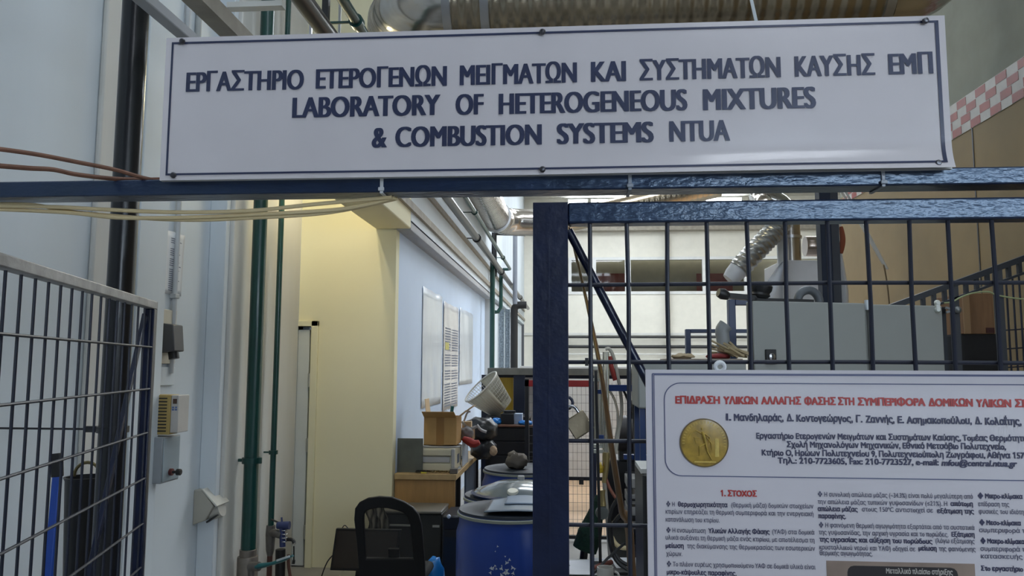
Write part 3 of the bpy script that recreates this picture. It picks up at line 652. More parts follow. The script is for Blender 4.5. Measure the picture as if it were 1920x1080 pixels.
# grey metal box with black knob
xo = .14; zT2 = zB-.012; zB2 = lw(300, 908, xo).z
gb = thing('switch_box', 'blue-grey metal switch box with a black knob below the ochre drive', 'box', (WX, yF-.02, zB2))
B().box(WX, WX+xo, yF-.03, yF+.17, zB2, zT2).make('box', m_grey_p, gb, bevel=.004)
B().box(WX+xo, WX+xo+.004, yF-.022, yF+.162, zB2+.008, zT2-.008).make('cover', mat('blue_grey_cover', (.27,.33,.37), .4), gb, bevel=.002)
kz = zB2+.055
B().cyl((WX+xo+.004, yF+.06, kz), (WX+xo+.02, yF+.06, kz), .02, n=18).make('escutcheon', mat('dark_red_ring', (.10,.02,.02), .4), gb)
B().lathe([(.008,0),(.008,.02),(.019,.026),(.019,.046),(.015,.05)], (WX+xo+.02, yF+.06, kz), 18, Matrix.Rotation(R(90), 3, 'Y')).make('knob', m_blk, gb)
# angled industrial socket with flap
a0 = at_x(372, 920, WX); 
ay = lw(362, 950, .0).y
sk2 = thing('industrial_socket', 'beige angled industrial socket with hinged lid low on the white wall', 'socket', (WX, ay, lw(360,985,0).z))
zt_ = lw(372, 916, .0).z; zl = lw(360, 985, 0).z
B().prism([(WX, ay, zt_), (WX+.055, ay, zt_), (WX+.135, ay, zt_-.10), (WX+.085, ay, zl+.03), (WX, ay, zl)], (0, .17, 0)).make('housing', mat('beige_plastic', (.42,.40,.34), .5), sk2, bevel=.006)
B().prism([(WX+.05, ay-.006, zt_+.005), (WX+.06, ay-.006, zt_+.008), (WX+.165, ay-.006, zt_-.098), (WX+.155, ay-.006, zt_-.106)], (0, .182, 0)).make('lid', mat('pale_beige_plastic', (.56,.55,.50), .4), sk2, bevel=.003)
B().cyl((WX+.075, ay+.085, zl+.075), (WX+.155, ay+.085, zt_-.125), .062, .055, n=20).make('collar', mat('beige_collar', (.5,.48,.43), .45), sk2)
B().prism([(WX+.08, ay+.02, zl+.02), (WX+.15, ay+.02, zl+.065), (WX+.155, ay+.02, zl+.058), (WX+.085, ay+.02, zl+.01)], (0, .13, 0)).make('gasket', m_blk, sk2)
# blue and black stick, black tapered bag behind the gate
yS = 3.12
s0 = at(107, 850, yS); s1 = at(108, 890, yS); 
st = thing('squeegee_stick', 'blue stick with black grip leaning upright behind the open gate', 'stick', (s0.x, yS, 0))
B().beam((s1.x-.005, yS-.05, 0), (s1.x, yS, s1.z), .034, .022, up=(0,1,0)).make('shaft', mat('blue_plastic_shaft', (.02,.08,.42), .4), st, bevel=.004)
B().beam((s1.x, yS, s1.z-.01), (s0.x-.003, yS+.004, s0.z), .042, .028, up=(0,1,0)).make('grip', m_blk, st, bevel=.005)
v = [at(x, y, 3.05) for x, y in ((126,906),(164,886),(172,930),(166,1080),(150,1015))]
zlow = v[4].z
bb_ = B().prism([v[0], v[1], v[2], (v[3].x, 3.05, v[3].z), (v[4].x, 3.05, v[4].z)], (0, .10, 0))
bn = thing('tapered_bin', 'black tapered bin standing against the black pipe behind the gate', 'bin', (at(163,900,3.28).x, 3.28, 0))
cxx = at(163, 900, 3.28).x+.03; v[0].z = at(150, 893, 3.28).z
B().lathe([(.035,0),(.04,.02),(.085,v[0].z-.015),(.092,v[0].z),(.082,v[0].z),(.03,.06)], (cxx-.03, 3.28, 0), 20).make('body', m_blk, bn)
B().tube(arc((cxx-.03, 3.28, v[0].z), (1,0,0), (0,0,1), .06, 0, 180, 10), .007, 8).make('handle', mat('dark_gold_handle', (.20,.16,.07), .4, .5), bn)
# green pipes on the pilaster
gy = 5.30; gc = at(481, 600, gy); gr_ = 13.5/FPX*gy
zsl = at(463, 1030, gy).z; czz = at(467, 863, gy).z
gpp = thing('green_riser', 'thick dark green riser pipe with grey steel sleeve on the pilaster', 'pipe', (gc.x, gy, 0))
B().cyl((gc.x, gy, zsl-.02), (gc.x, gy, ZC), gr_, n=26).make('pipe', m_gpipe, gpp)
m_sleeve = mat('stained_steel_sleeve', (.24,.21,.18), .45, .5, var=.25, vscale=9)
B().lathe([(gr_*1.15, zsl-.05),(gr_*1.15, zsl),(gr_*1.02, zsl+.002)], (gc.x, gy, 0), 24, cap=False).lathe([(gr_*1.42,0),(gr_*1.42,zsl-.055),(gr_*1.36,zsl-.045),(gr_*1.1,zsl-.044)], (gc.x, gy, 0), 26, cap=False).make('sleeve', m_sleeve, gpp)
B().lathe([(gr_,-.02),(gr_+.014,-.02),(gr_+.014,.02),(gr_,.02)], (gc.x, gy, czz), 24, cap=False).cbox((gc.x+gr_+.012, gy-.01, czz), (.03,.02,.04)).beam((gc.x-gr_, gy, czz), (-2.298, gy+.0, czz+.0), .02, .02).make('pipe_clamp', m_gpipe, gpp)
ty = 5.75; tc_ = at(521, 600, ty); tr = 5.5/FPX*ty
zmid = at(503, 990, ty).z; cz2 = at(511, 848, ty).z
tpp = thing('green_branch_pipe', 'thin dark green pipe right of the thick riser, ending in a valve', 'pipe', (tc_.x, ty, 0))
B().cyl((tc_.x, ty, zmid), (tc_.x, ty, ZC), tr, n=18).make('pipe', m_gpipe, tpp)
B().lathe([(tr,-.014),(tr+.012,-.014),(tr+.012,.014),(tr,.014)], (tc_.x, ty, cz2), 18, cap=False).beam((tc_.x-tr, ty, cz2), (-2.3, ty, cz2), .012, .012).make('pipe_clamp', m_gpipe, tpp)
# valve assembly on the thin pipe
V = lambda x, y, Y=ty-.05: at(x, y, Y)
m_vb = mat('blue_valve_paint', (.05,.07,.19), .35, .2); m_vg = mat('grey_cast_valve', (.16,.15,.14), .5, .4, var=.2, vscale=20); m_teal = mat('teal_lever_sleeve', (.01,.10,.115), .35)
vb_ = B().tube([(tc_.x, ty, zmid+.02), (tc_.x, ty, zmid-.05), (tc_.x, ty, zmid-.16), (tc_.x, ty, zmid-.2)], [.032,.036,.03,.02], 14).tube([(tc_.x, ty, zmid-.03), V(517,1000), V(527,1003)], .028, 12)
vb_.make('valve_body', m_vg, tpp)
B().cyl((tc_.x, ty, .02), (tc_.x, ty, zmid-.17), .02, n=12).make('down_pipe', mat('red_brown_pipe', (.09,.035,.028), .5), tpp)
rg_ = B().tube([V(528,970), V(529,985)], .007, 8).tube([V(529,985), V(530,1025)], [.02,.022], 12).cyl(V(520,985), V(543,985), .026, .03, 12)
rg_.make('regulator', m_vb, tpp)
sp = B()
for k in range(4): sp.tube(arc(V(533, 994+k*7), (1,0,0), (0,1,0), .021, 0, 360, 12)[:-1], .0035, 6, closed=True)
sp.make('spring', m_steel, tpp)
B().tube(chain([V(508,974), V(516,977), V(525,981)]), .007, 8).tube(chain([V(538,1011), V(548,1012), V(552,1018)]), [.014]*13, 8).make('lever', m_blk, tpp)
B().cyl(V(553,1016), V(550,1021), .011, n=12).make('cap', m_steel, tpp)
B().tube([V(551,1024), V(551,1050)], .006, 8).tube([V(551,1050), V(550,1057)], .011, 8).make('hanging_rod', m_blk, tpp)
B().tube(chain([V(541,1040), V(541,1060), V(545,1090), V(545,1130)]), .012, 8).make('hose', mat('red_brown_hose', (.11,.045,.03), .5), tpp)
B().cyl((V(526,1080).x, ty-.05, 0), V(526,1030), .036, n=14).make('stand_pipe', m_blk, tpp)
lv = chain([at(482,1062,gy-.12), at(505,1058,gy-.14), at(530,1050,gy-.16), at(549,1042,gy-.17)], 4)
lo = thing('lever_valve', 'teal lever handled valve at the foot of the thick green riser', 'valve', (gc.x, gy-.1, 0))
B().tube(lv, [.03+.004*math.sin(i) - .0011*i for i in range(len(lv))], 10, flat=.55).make('lever_sleeve', m_teal, lo)
B().beam(at(519,1051,gy-.18), at(543,1043,gy-.19), .012, .012).make('lever_strip', mat('pale_strip', (.5,.56,.58), .3), lo)
B().cyl((gc.x+gr_*1.2, gy-.1, at(482,1064,gy-.12).z), at(486,1062,gy-.12), .03, n=14).cyl((gc.x+gr_*1.45, gy-.10, 0), (gc.x+gr_*1.45, gy-.10, at(482,1064,gy-.12).z), .02, n=12).make('valve_body', m_vg, lo)
# sheets on the blue wall
m_sheet = mat('glossy_laminate', (.70, .76, .84), .28, var=.06, vscale=3, stretch=(1,6,1), coat=.6)
m_sheetp = mat('printed_laminate', (.68, .66, .66), .25, var=.05, coat=.4)
for k, (x0, x1, y0, y1, yb_, lb) in enumerate(((793,829,536,563,765,'blank glossy laminated sheet at left of three on the blue wall'),(832,860,564,581,770,'printed laminated sheet with columns of text in the middle of the blue wall'),(862,887,576,592,722,'narrow blank glossy sheet at right of the printed sheet on the blue wall'))):
    A = at_x(x0, y0, XC+.006); Bq = at_x(x1, y1, XC+.006); zlo = at_x(x0, yb_, XC+.006).z
    A.z = max(A.z, 1.9)
    t_ = thing('wall_sheet', lb, 'poster', (XC, (A.y+Bq.y)/2, zlo), 'sheets on the blue wall')
    ww = Bq.y-A.y; hh = A.z-zlo
    def wf(a, b, A=A, ww=ww, hh=hh, zlo=zlo, k=k): return Vector((XC+.003+.004*(1+math.sin(a*9+k))*(.3+.7*b)+.002*(1+math.sin(a*17+b*6)), A.y+ww*a, zlo+hh*b-.01*abs(math.sin(a*8))*b))
    B().grid(wf, 26, 14).make('sheet', m_sheet if k != 1 else m_sheetp, t_, smooth=180, solid=.001)
    if k == 1:
        tb = B()
        for r_ in range(30):
            z = .03+.025*r_
            if r_ in (9,14,20): continue
            for (a0, a1) in ((.10,.46),(.54,.92)):
                tb.grid(lambda a, b: wf(a0+(a1-a0)*a, z+.012*b)+Vector((.002,0,0)), 6, 1)
        tb.make('printed_text', mat('blue_black_print', (.10,.12,.19), .4), t_, smooth=0)
        B().grid(lambda a, b: wf(.1+.25*a, .56+.07*b)+Vector((.003,0,0)), 4, 2).make('logo_block', mat('yellow_print', (.55,.5,.12), .4), t_)

# ================================================================== PIPES ALONG THE UPPER WALL
def ypipe(X, z, y0, y1): return (X, y0, z), (X, y1, z)
Xs = -1.28; zs = at_x(895, 448, Xs).z
sp_ = thing('steel_pipe', 'long bare steel pipe running back along the upper left wall', 'pipe', (Xs, 8, zs))
m_pipe = mat('blackened_steel_pipe', (.022,.021,.02), .28, .3, var=.15)
B().tube([(Xs, 2.2, zs), (Xs, 12, zs), (Xs, 23.5, zs)], .048, 20).make('pipe', m_pipe, sp_)
for y in (4.5, at_x(894,446,Xs).y, at_x(940,517,Xs).y, at_x(975,560,Xs).y):
    B().lathe([(.049,-.03),(.062,-.03),(.062,.03),(.049,.03)], (Xs, y, zs), 20, Matrix.Rotation(R(90),3,'X'), cap=False).beam((Xs-.05, y, zs), (XB+.002, y, zs), .014, .014).make('clamp', m_blk, sp_)
Xg = -1.22; zg = at_x(910, 430, Xg).z; ye = at_x(956, 502, Xg).y
gpl = thing('green_pipe_run', 'long green pipe running back above the steel pipe', 'pipe', (Xg, 8, zg))
B().tube([(Xg, 2.2, zg), (Xg, 9, zg), (Xg, ye, zg)]+arc((Xg-.08, ye, zg), (1,0,0), (0,1,0), .08, 0, 90, 6)+[(XB+.06, ye+.08, zg)], .03, 16).make('pipe', m_gpipe, gpl)
for y in (4.2, at_x(890,400,Xg).y, at_x(943,478,Xg).y):
    B().lathe([(.031,-.025),(.042,-.025),(.042,.025),(.031,.025)], (Xg, y, zg), 16, Matrix.Rotation(R(90),3,'X'), cap=False).beam((Xg-.03, y, zg), (XB+.002, y, zg), .012, .012).make('clamp', m_gpipe, gpl)
# risers beyond the blue room
def vpipe(nm, lb, px, Y, r, ya, yb_, m_, cat='pipe', top=None, group=None):
    x = at(px, 600, Y).x; za = at(px, ya, Y).z; zb_ = .0 if yb_ is None else at(px, yb_, Y).z
    pts = [(x, Y, zb_), (x, Y, za)]
    if top: pts = pts[:1] + [(x, Y, za-.12)] + arc((x+.12, Y, za-.12), (-1,0,0), (0,0,1), .12, 0, 90, 6)[1:] + [(x+top, Y, za)]
    return tag(B().tube(pts, r, 14).make(nm, m_, smooth=50), lb, cat, group)
vpipe('green_downpipe', 'green vertical pipe just beyond the end of the blue wall', 923, 13.5, .045, 490, None, m_gpipe)
u = B(); Yq = 15.2; xq = at(939, 600, Yq).x
u.tube([(at(928,596,Yq).x, Yq, at(928,585,Yq).z)] + [(xq-.06, Yq, at(938,585,Yq).z), (xq, Yq, at(938,576,Yq).z), (xq, Yq, at(938,505,Yq).z)], .038, 12)
tag(u.make('green_bend_pipe', m_gpipe), 'short green pipe bending at its foot beyond the blue wall', 'pipe')
vpipe('black_bend_pipe', 'black vertical pipe curving over at the top below the steel pipe', 964, 17.5, .085, 572, None, m_blk, top=.28)
vpipe('grey_conduit', 'slim grey conduit rising beside the far duct', 965.5, 16.5, .05, 440, 570, mat('slate_conduit', (.20,.22,.26), .4))
m_perf = mat('perforated_steel_tray', (.24,.29,.34), .4, .4, var=.5, vscale=30)
for x, Y, lb in ((941, 16.2, 'left of two perforated grey cable trays standing at the far wall'), (952, 16.8, 'right of two perforated grey cable trays standing at the far wall')):
    q = at(x, 580, Y); b = B().box(q.x-.06, q.x+.05, Y, Y+.03, 0, q.z)
    b.box(q.x-.06, q.x-.05, Y-.03, Y, 0, q.z).box(q.x+.04, q.x+.05, Y-.03, Y, 0, q.z)
    tag(b.make('cable_tray', m_perf), lb, 'cable tray', 'cable trays')
q = at(927, 438, 14.0); r_ = at(985, 438, 14.0)
tag(B().tube([(q.x, 14, q.z-.8), (q.x, 14, q.z), (r_.x, 14, q.z)], .055, 10).make('bracket_arm', m_dark), 'black steel bracket arm carrying the far duct', 'bracket')
q = at(611, 25, 4.6)
tag(B().box(q.x-.02, q.x+.02, 4.58, 4.62, zs-.04, ZC).make('hanger_rod', m_dark), 'dark square hanger rod above the left part of the sign', 'rod')
q = at(373, 30, 3.6)
vp = B().tube([(WX+.02, at_x(373,30,WX+.02).y, 3.0), (WX+.02, at_x(373,30,WX+.02).y, 6.5)], .02, 10)
tag(vp.make('slim_conduit', mat('grey_conduit_paint', (.40,.42,.42), .5)), 'slim grey conduit on the white wall above the left end of the sign', 'conduit')

# ================================================================== OFFICE CORNER UNDER THE BLUE WALL
# ---- bench desk along the blue wall
zd = .75
dx1 = at_z(855, 890, zd); dy0 = 6.84; dx = -1.0; dye = 8.75
m_ply = mat('light_wood_veneer', (.50, .35, .17), .45, var=.12, vscale=5, stretch=(3,.6,3)); m_edge = mat('orange_wood_panel', (.42, .24, .09), .5, var=.1, vscale=5, stretch=(6,6,.8))
zt_d = at((738+855)/2, 889, dy0).z
dk = thing('bench_desk', 'long wooden bench desk against the blue wall under the cardboard box', 'desk', ((XC+dx)/2, dy0, 0))
B().box(XC+.01, dx, dy0, dye, zt_d-.05, zt_d).make('desk_top', m_ply, dk, bevel=.004)
zlow = at(800, 958, dy0).z
B().box(XC+.012, dx-.012, dy0+.015, dy0+.035, zlow, zt_d-.05).make('front_panel', m_edge, dk, bevel=.003)
m_bluegrey = mat('blue_grey_panel', (.10, .13, .19), .45, var=.08)
B().box(dx-.03, dx-.012, dy0+.75, dye-.35, .06, zt_d-.05).make('side_panel', m_bluegrey, dk)
for (x, y) in ((dx-.045, dy0+.16), (dx-.045, dy0+.45), (dx-.045, dye-.06), (XC+.05, dy0+.1), (XC+.05, dye-.06)): B().box(x-.02, x+.02, y-.02, y+.02, 0, zt_d-.05).make('leg', m_dark, dk)
# divider board behind
a = at(739, 822, dy0+.12); b_ = at(800, 812, dy0+.12)
tag(B().box(XC+.012, XC+.24, dy0+.10, dy0+.12, zt_d, at(760,822,dy0+.1).z).make('divider_board', mat('green_grey_board', (.12,.13,.11), .5, var=.2)), 'dark green-grey board standing on the left end of the desk behind the printer', 'board')
# printer
pX0, pX1 = at(774, 830, dy0+.14).x, at(853, 830, dy0+.14).x; pz1 = zt_d+.21
m_prn = mat('yellowed_plastic', (.60, .56, .42), .5, var=.03); m_prg = mat('pale_grey_plastic', (.46, .46, .46), .5)
yp = dy0+.14
pr = thing('printer', 'yellowed cream desktop printer on the bench desk under the cardboard box', 'printer', ((pX0+pX1)/2, yp, zt_d))
B().box(pX0, pX1, yp, yp+.42, zt_d+.01, pz1).make('body', m_prn, pr, bevel=.012)
B().box(pX0+.045, pX1-.045, yp-.012, yp+.01, zt_d+.085, zt_d+.135).make('paper_slot', m_prg, pr, bevel=.004)
B().box(pX0+.03, pX1-.03, yp-.02, yp+.01, zt_d+.015, zt_d+.075).make('front_cover', m_prn, pr, bevel=.006)
B().box(pX0+.03, pX1-.03, yp-.02, yp+.01, zt_d+.145, pz1-.01).make('upper_cover', m_prn, pr, bevel=.006)
for x in (pX0, pX1-.03): B().box(x, x+.03, yp-.016, yp+.02, zt_d+.005, pz1-.005).make('side_cheek', m_prg, pr, bevel=.006)
B().box(pX1-.001, pX1+.002, yp+.15, yp+.28, zt_d+.06, zt_d+.14).make('badge_panel', m_bluegrey, pr)
cb = chain([(pX0-.02, yp+.3, zt_d+.02), (pX0-.10, yp+.2, zt_d+.12), (pX0-.09, yp+.15, pz1+.005), (pX0-.02, yp+.05, pz1+.02), (pX0+.12, yp+.03, pz1+.009), (pX1-.05, yp+.02, pz1+.009), (pX1+.03, yp+.12, pz1+.005)])
tag(B().tube(cb, .008, 8).make('printer_cable', mat('pale_grey_cable', (.36,.36,.36), .5)), 'grey cable looped over the top of the printer', 'cable')
# cardboard box with open flaps
m_card = mat('cardboard', (.50, .30, .11), .7, var=.07, vscale=8); m_cardl = mat('cardboard_inside', (.62, .46, .28), .75, var=.05)
cx0, cx1 = at(795, 790, dy0+.2).x, at(856, 790, dy0+.2).x; cz0 = pz1+.02; cz1 = at(825, 783, dy0+.2).z; cy0 = dy0+.2
cbx = thing('cardboard_box', 'open brown cardboard box with raised flaps on top of the printer', 'box', ((cx0+cx1)/2, cy0, cz0))
b = B(); t = .005
b.box(cx0, cx1, cy0, cy0+t, cz0, cz1).box(cx0, cx1, cy0+.32, cy0+.32+t, cz0, cz1).box(cx0, cx0+t, cy0+t, cy0+.32, cz0, cz1).box(cx1-t, cx1, cy0+t, cy0+.32, cz0, cz1).box(cx0, cx1, cy0, cy0+.32, cz0, cz0+t)
b.make('box_body', m_card, cbx, smooth=0)
ft = at(822, 766, dy0+.08)
B().prism([(cx0, cy0, cz1), (cx1, cy0, cz1), (cx1-.01, cy0-.10, cz1+.055), (cx0-.004, cy0-.10, cz1+.055)], (0,.002,.004)).make('front_flap', m_card, cbx, smooth=0)
B().prism([(cx1, cy0+.0, cz1), (cx1, cy0+.32, cz1), (cx1+.14, cy0+.32, cz1+.10), (cx1+.14, cy0, cz1+.10)], (0,0,.005)).make('side_flap', m_cardl, cbx, smooth=0)
B().prism([(cx0, cy0+.1, cz1), (cx0, cy0+.32, cz1), (cx0-.02, cy0+.32, cz1+.16), (cx0-.02, cy0+.12, cz1+.16)], (.005,0,0)).make('side_flap', m_cardl, cbx, smooth=0)
xm = (cx0+cx1)/2+.0
B().box(xm-.035, xm+.035, cy0-.0015, cy0, cz0, cz1).make('parcel_tape', mat('brown_tape', (.36,.19,.06), .25), cbx)
B().tube([(xm+.06, cy0+.12, cz0+.05), (xm+.095, cy0+.10, cz1+.10)], .016, 8).make('brush_handle', mat('teal_plastic', (.02,.14,.16), .4)); tag(bpy.data.objects['brush_handle'], 'teal handled brush sticking up out of the cardboard box', 'brush')
# things lying on the desk
m_bl = mat('grey_block', (.13,.12,.11), .7)
q = at(853, 862, dy0+.1)
tag(B().box(q.x-.035, q.x+.03, dy0+.03, dy0+.10, zt_d, zt_d+.045).make('eraser_block', m_bl, bevel=.004), 'small dark grey block at the front right corner of the desk', 'block')
q = at(795, 870, dy0+.06)
tag(B().cbox((q.x, dy0+.05, zt_d+.006), (.05,.03,.012), (0,0,.3)).make('key_tag', mat('yellow_plastic', (.65,.55,.06), .4), bevel=.003), 'small yellow tag near the front edge of the desk', 'tag')
for k, (x0, x1, lb) in enumerate(((780, 800, 'tangle of dark keys left on the desk in front of the printer'), (806, 846, 'tangled bunch of brass keys on the desk in front of the printer'))):
    A = at(x0, 868, dy0+.07).x; Bx = at(x1, 868, dy0+.07).x
    b = B(); pts = [(A+(Bx-A)*i/14, dy0+.07+.025*math.sin(i*2.3+k), zt_d+.008+.012*abs(math.sin(i*1.7))) for i in range(15)]
    b.tube(chain(pts, 3), .005, 6)
    tag(b.make('key_bunch', mat('tarnished_brass', (.25,.2,.1), .35, .8) if k else m_dark), lb, 'keys')
tag(B().cbox((dx-.09, dy0+.45, zt_d+.002), (.13,.20,.003), (0,0,.2)).make('paper_sheet', m_paper), 'white paper sheet at the right edge of the desk beside the printer', 'paper')
tag(B().ball((dx-.13, dye-.75, zt_d+.012), .012, 7, 9, 1, 14).make('dark_cloth', mat('dark_grey_cloth', (.05,.05,.05), .9)), 'flat dark cloth on the desk behind the paper sheet', 'cloth')
# white carton beside printer
tag(B().box(pX1+.02, dx-.02, yp+.36, yp+.76, zt_d, zt_d+.24).make('white_carton', mat('blue_white_carton', (.46,.52,.62), .5), bevel=.003), 'pale blue-white carton right of the printer on the desk', 'carton')
# heap at the end of the desk
yh = 7.52
hp = lambda x, y, Y=yh: at(x, y, Y)
def lump(nm, lb, cat, x, y, Y, w, h, d, m_, jit=.012, seg=14):
    c = at(x, y, Y); r_ = 1
    b = B(); b.ball((0, 0, 0), 1, 1, 1, 1, 28)
    for v in b.bm.verts:
        n = v.co.normalized(); k = 1 + .08*math.sin(6*n.x+x)*math.sin(7*n.z+y) + .04*math.sin(13*n.y+9*n.x+x*.7) + .02*math.sin(21*n.z+15*n.x)
        v.co = Vector((n.x*k*w/2, n.y*k*d/2, n.z*k*h/2)) + c
    return tag(b.make(nm, m_, smooth=60), lb, cat)
m_bag = mat('black_glossy_bag', (.012,.013,.016), .35, coat=.15, bump=.6, bscale=14)
bag_z = zt_d
lump('black_bag', 'glossy black bag heaped at the far end of the desk', 'bag', 903, 806, dye-.75, .34, .26, .31, m_bag, .02)
lump('black_rucksack', 'lower black rucksack hanging over the far end of the desk', 'bag', 906, 841, dye-.78, .27, .22, .27, m_bag, .018)
q0 = hp(866, 803); q1 = hp(888, 822); q1.z = zt_d+.24
tag(B().cbox(((q0.x+q1.x)/2, yh-.02, (q0.z+q1.z)/2), (.12,.2,q0.z-q1.z)).make('brown_carton', mat('brown_carton_board', (.22,.12,.05), .7), bevel=.004), 'small brown carton in the heap at the far end of the desk', 'carton')
ztc = q0.z; q = hp(877, 792); tag(B().cbox((q.x, yh-.05, ztc+.035), (.09,.07,.07)).make('kraft_box', m_cardl, bevel=.003), 'pale kraft box on top of the brown carton in the heap', 'box')
rc = chain([hp(868,822,7.28), hp(878,827,7.28), hp(889,832,7.28), hp(899,829,7.28)], 4)
tag(B().tube(rc, [.03+.025*math.sin(3.1*i/(len(rc)-1)) for i in range(len(rc))], 10, flat=.7).make('red_cloth', mat('red_fabric', (.30,.025,.02), .8, var=.2)), 'crumpled red cloth in the heap at the far end of the desk', 'cloth')
for k, (pts, lb) in enumerate((([(866,790),(873,798),(883,803),(893,800)], 'upper white hose curving through the heap'), ([(894,797),(902,806),(912,810)], 'white strap hanging from the black bag in the heap'))):
    tag(B().tube(chain([hp(x, y, yh-.08) for x, y in pts], 4), .014, 8).make('white_hose', m_prg), lb, 'hose')
lump('grey_pouch', 'grey pouch between the cardboard box and the heap', 'pouch', 874, 812, yh-.1, .14, .12, .15, mat('grey_fabric', (.22,.21,.22), .8), .008)
lump('tan_glove', 'tan glove at the right edge of the heap', 'glove', 925, 845, dye-.88, .08, .10, .08, mat('tan_leather', (.48,.34,.22), .7), .006)
b = B(); 
for k, (x0, y0, x1, y1) in enumerate(((868,800,884,788),(865,778,882,772),(870,790,880,770))): b.tube([hp(x0,y0,yh-.02), hp((x0+x1)/2,(y0+y1)/2-4,yh-.02), hp(x1,y1,yh-.02)], .01, 6)
tag(b.make('cable_tangle', mat('mixed_cable', (.3,.28,.28), .4)), 'tangle of grey cables behind the cardboard box flap', 'cable')
q = hp(893, 852, dye-.5)
tag(B().tube([(dx-.13, dye-.5, zt_d), (dx-.13, dye-.5, zt_d+.12)], [.05, .04], 14).make('white_cup', mat('white_cup_plastic', (.5,.5,.48), .4)), 'white plastic cup below the red cloth on the desk', 'cup')
# drawer cabinet behind the chair, under the bench front
m_char = mat('charcoal_plastic', (.035, .037, .036), .5, var=.1)
kx0, kx1 = at(690, 1000, 6.55).x, at(832, 1000, 6.55).x; kz = at(760, 958, 6.55).z
kb = thing('charcoal_cabinet', 'charcoal grey cabinet with pale handle strip standing behind the chair', 'cabinet', ((kx0+kx1)/2, 6.5, 0))
B().box(kx0+.12, kx1, 6.45, 6.80, .03, kz).make('body', m_char, kb, bevel=.012)
B().box(kx0+.12, kx1, 6.42, 6.82, kz, kz+.025).make('lid', mat('grey_brown_lid', (.16,.15,.13), .45), kb, bevel=.01)
zhn = at(745, 985, 6.44).z
B().box(at(722,985,6.44).x, at(775,985,6.44).x, 6.435, 6.45, zhn-.008, zhn+.008).make('handle_strip', mat('pale_handle', (.40,.40,.37), .4), kb, bevel=.003)
B().box(at(811,983,6.44).x, at(824,983,6.44).x, 6.44, 6.45, zhn-.012, zhn+.006).make('badge', mat('pale_badge', (.4,.4,.38), .4), kb)
# striped cloth hanging at its left
m_strip = stripe_mat('striped_cloth', (62,58,50), (150,144,128), 9)
sx = at(707, 975, 6.4)
def cf(a, b):
    x = at(687+a*38, 950, 6.36).x; z0 = at(700, 999, 6.36).z; z1 = at(700, 951-6*a, 6.36).z
    return Vector((x + .02*math.sin(b*5), 6.36+.03*math.sin(a*14+b*3), z0+(z1-z0)*b))
tag(B().grid(cf, 24, 12).make('striped_cloth', m_strip, smooth=180, solid=.006), 'grey and white striped cloth hung over the charcoal cabinet, seen through the chair mesh', 'cloth')
# pc tower right of the cabinet
tx0, tx1 = at(829, 1000, 6.2).x, at(862, 1000, 6.2).x; tz = at(845, 968, 6.2).z
pt = thing('computer_tower', 'black computer tower beside the charcoal cabinet', 'computer', ((tx0+tx1)/2, 6.2, 0))
B().box(tx0, tx1, 6.2, 6.62, .015, tz).make('case', mat('blue_black_case', (.008,.012,.026), .35), pt, bevel=.012)
B().box(tx0+.02, tx1-.03, 6.19, 6.2, tz-.16, tz-.1).make('drive_bay', m_dark, pt)
B().ball((tx0+.05, 6.21, tz-.005), .018, seg=10).make('power_lamp', mat('pale_blue_button', (.65,.75,.95), .2), pt)
# monitor
my = 6.1; m0 = at(616, 1072, my); m1 = at(628, 992, my); m2 = at(705, 996, my); m3 = at(705, 1082, my)
mo = thing('monitor', 'black flat monitor leaning on a low stand in front of the cream wall', 'monitor', ((m0.x+m3.x)/2, my, 0))
wv = Vector((1, .0, 0)); hgt = m1.z - m0.z; wid = .52
tl = Matrix.Rotation(R(-8), 3, 'Y') @ Matrix.Rotation(R(-6), 3, 'X'); mcn = Vector((m1.x+wid/2-.0, my+.03, m0.z+hgt/2+.0)); 
mcn.x = (m0.x+m1.x)/2 + wid/2
mrot = Matrix(((1, .14, 0), (0,1,0), (0,0,1)))
def mp(a, d, c): return (mcn.x + a + c*.14, mcn.y + d - c*.06, mcn.z + c)
def mbox(a0, a1, d0, d1, c0, c1):
    b = B(); vs = [b.bm.verts.new(mp(a, d, c)) for a in (a0, a1) for d in (d0, d1) for c in (c0, c1)]
    for f in ((0,1,3,2),(4,6,7,5),(0,4,5,1),(2,3,7,6),(0,2,6,4),(1,5,7,3)): b.bm.faces.new([vs[i] for i in f])
    return b
h2 = hgt/2
mbox(-wid/2, wid/2, 0, .035, -h2, h2).make('housing', m_blk, mo, bevel=.004)
mbox(-wid/2+.018, wid/2-.018, -.004, .0, -h2+.022, h2-.016).make('screen', mat('dark_screen', (.022,.015,.012), .15, coat=.3), mo)
mbox(-.06, .06, .03, .07, -h2-.10, 0).make('neck', m_blk, mo)
zst = m0.z-.05
B().box(mcn.x-.22, mcn.x+.30, my-.10, my+.25, zst-.02, zst).make('stand_plate', m_steel, mo)
B().box(mcn.x-.15, mcn.x+.2, my-.05, my+.2, 0, zst-.02).make('base_block', m_char, mo)
tag(B().tube(chain([(m1.x+.03, my+.07, m1.z-.02), (m1.x+.06, my+.06, m1.z+.018), (m1.x+.1, my+.04, m1.z-.01)]), .004, 6).tube(chain([(m0.x+.02, my+.08, m0.z+.12), (m0.x-.03, my+.06, m0.z+.06), (m0.x-.07, my+.05, m0.z-.05), (m0.x-.08, my+.05, .01)]), .005, 6).make('monitor_cable', m_dark), 'thin black cable trailing from the left side of the monitor', 'cable')
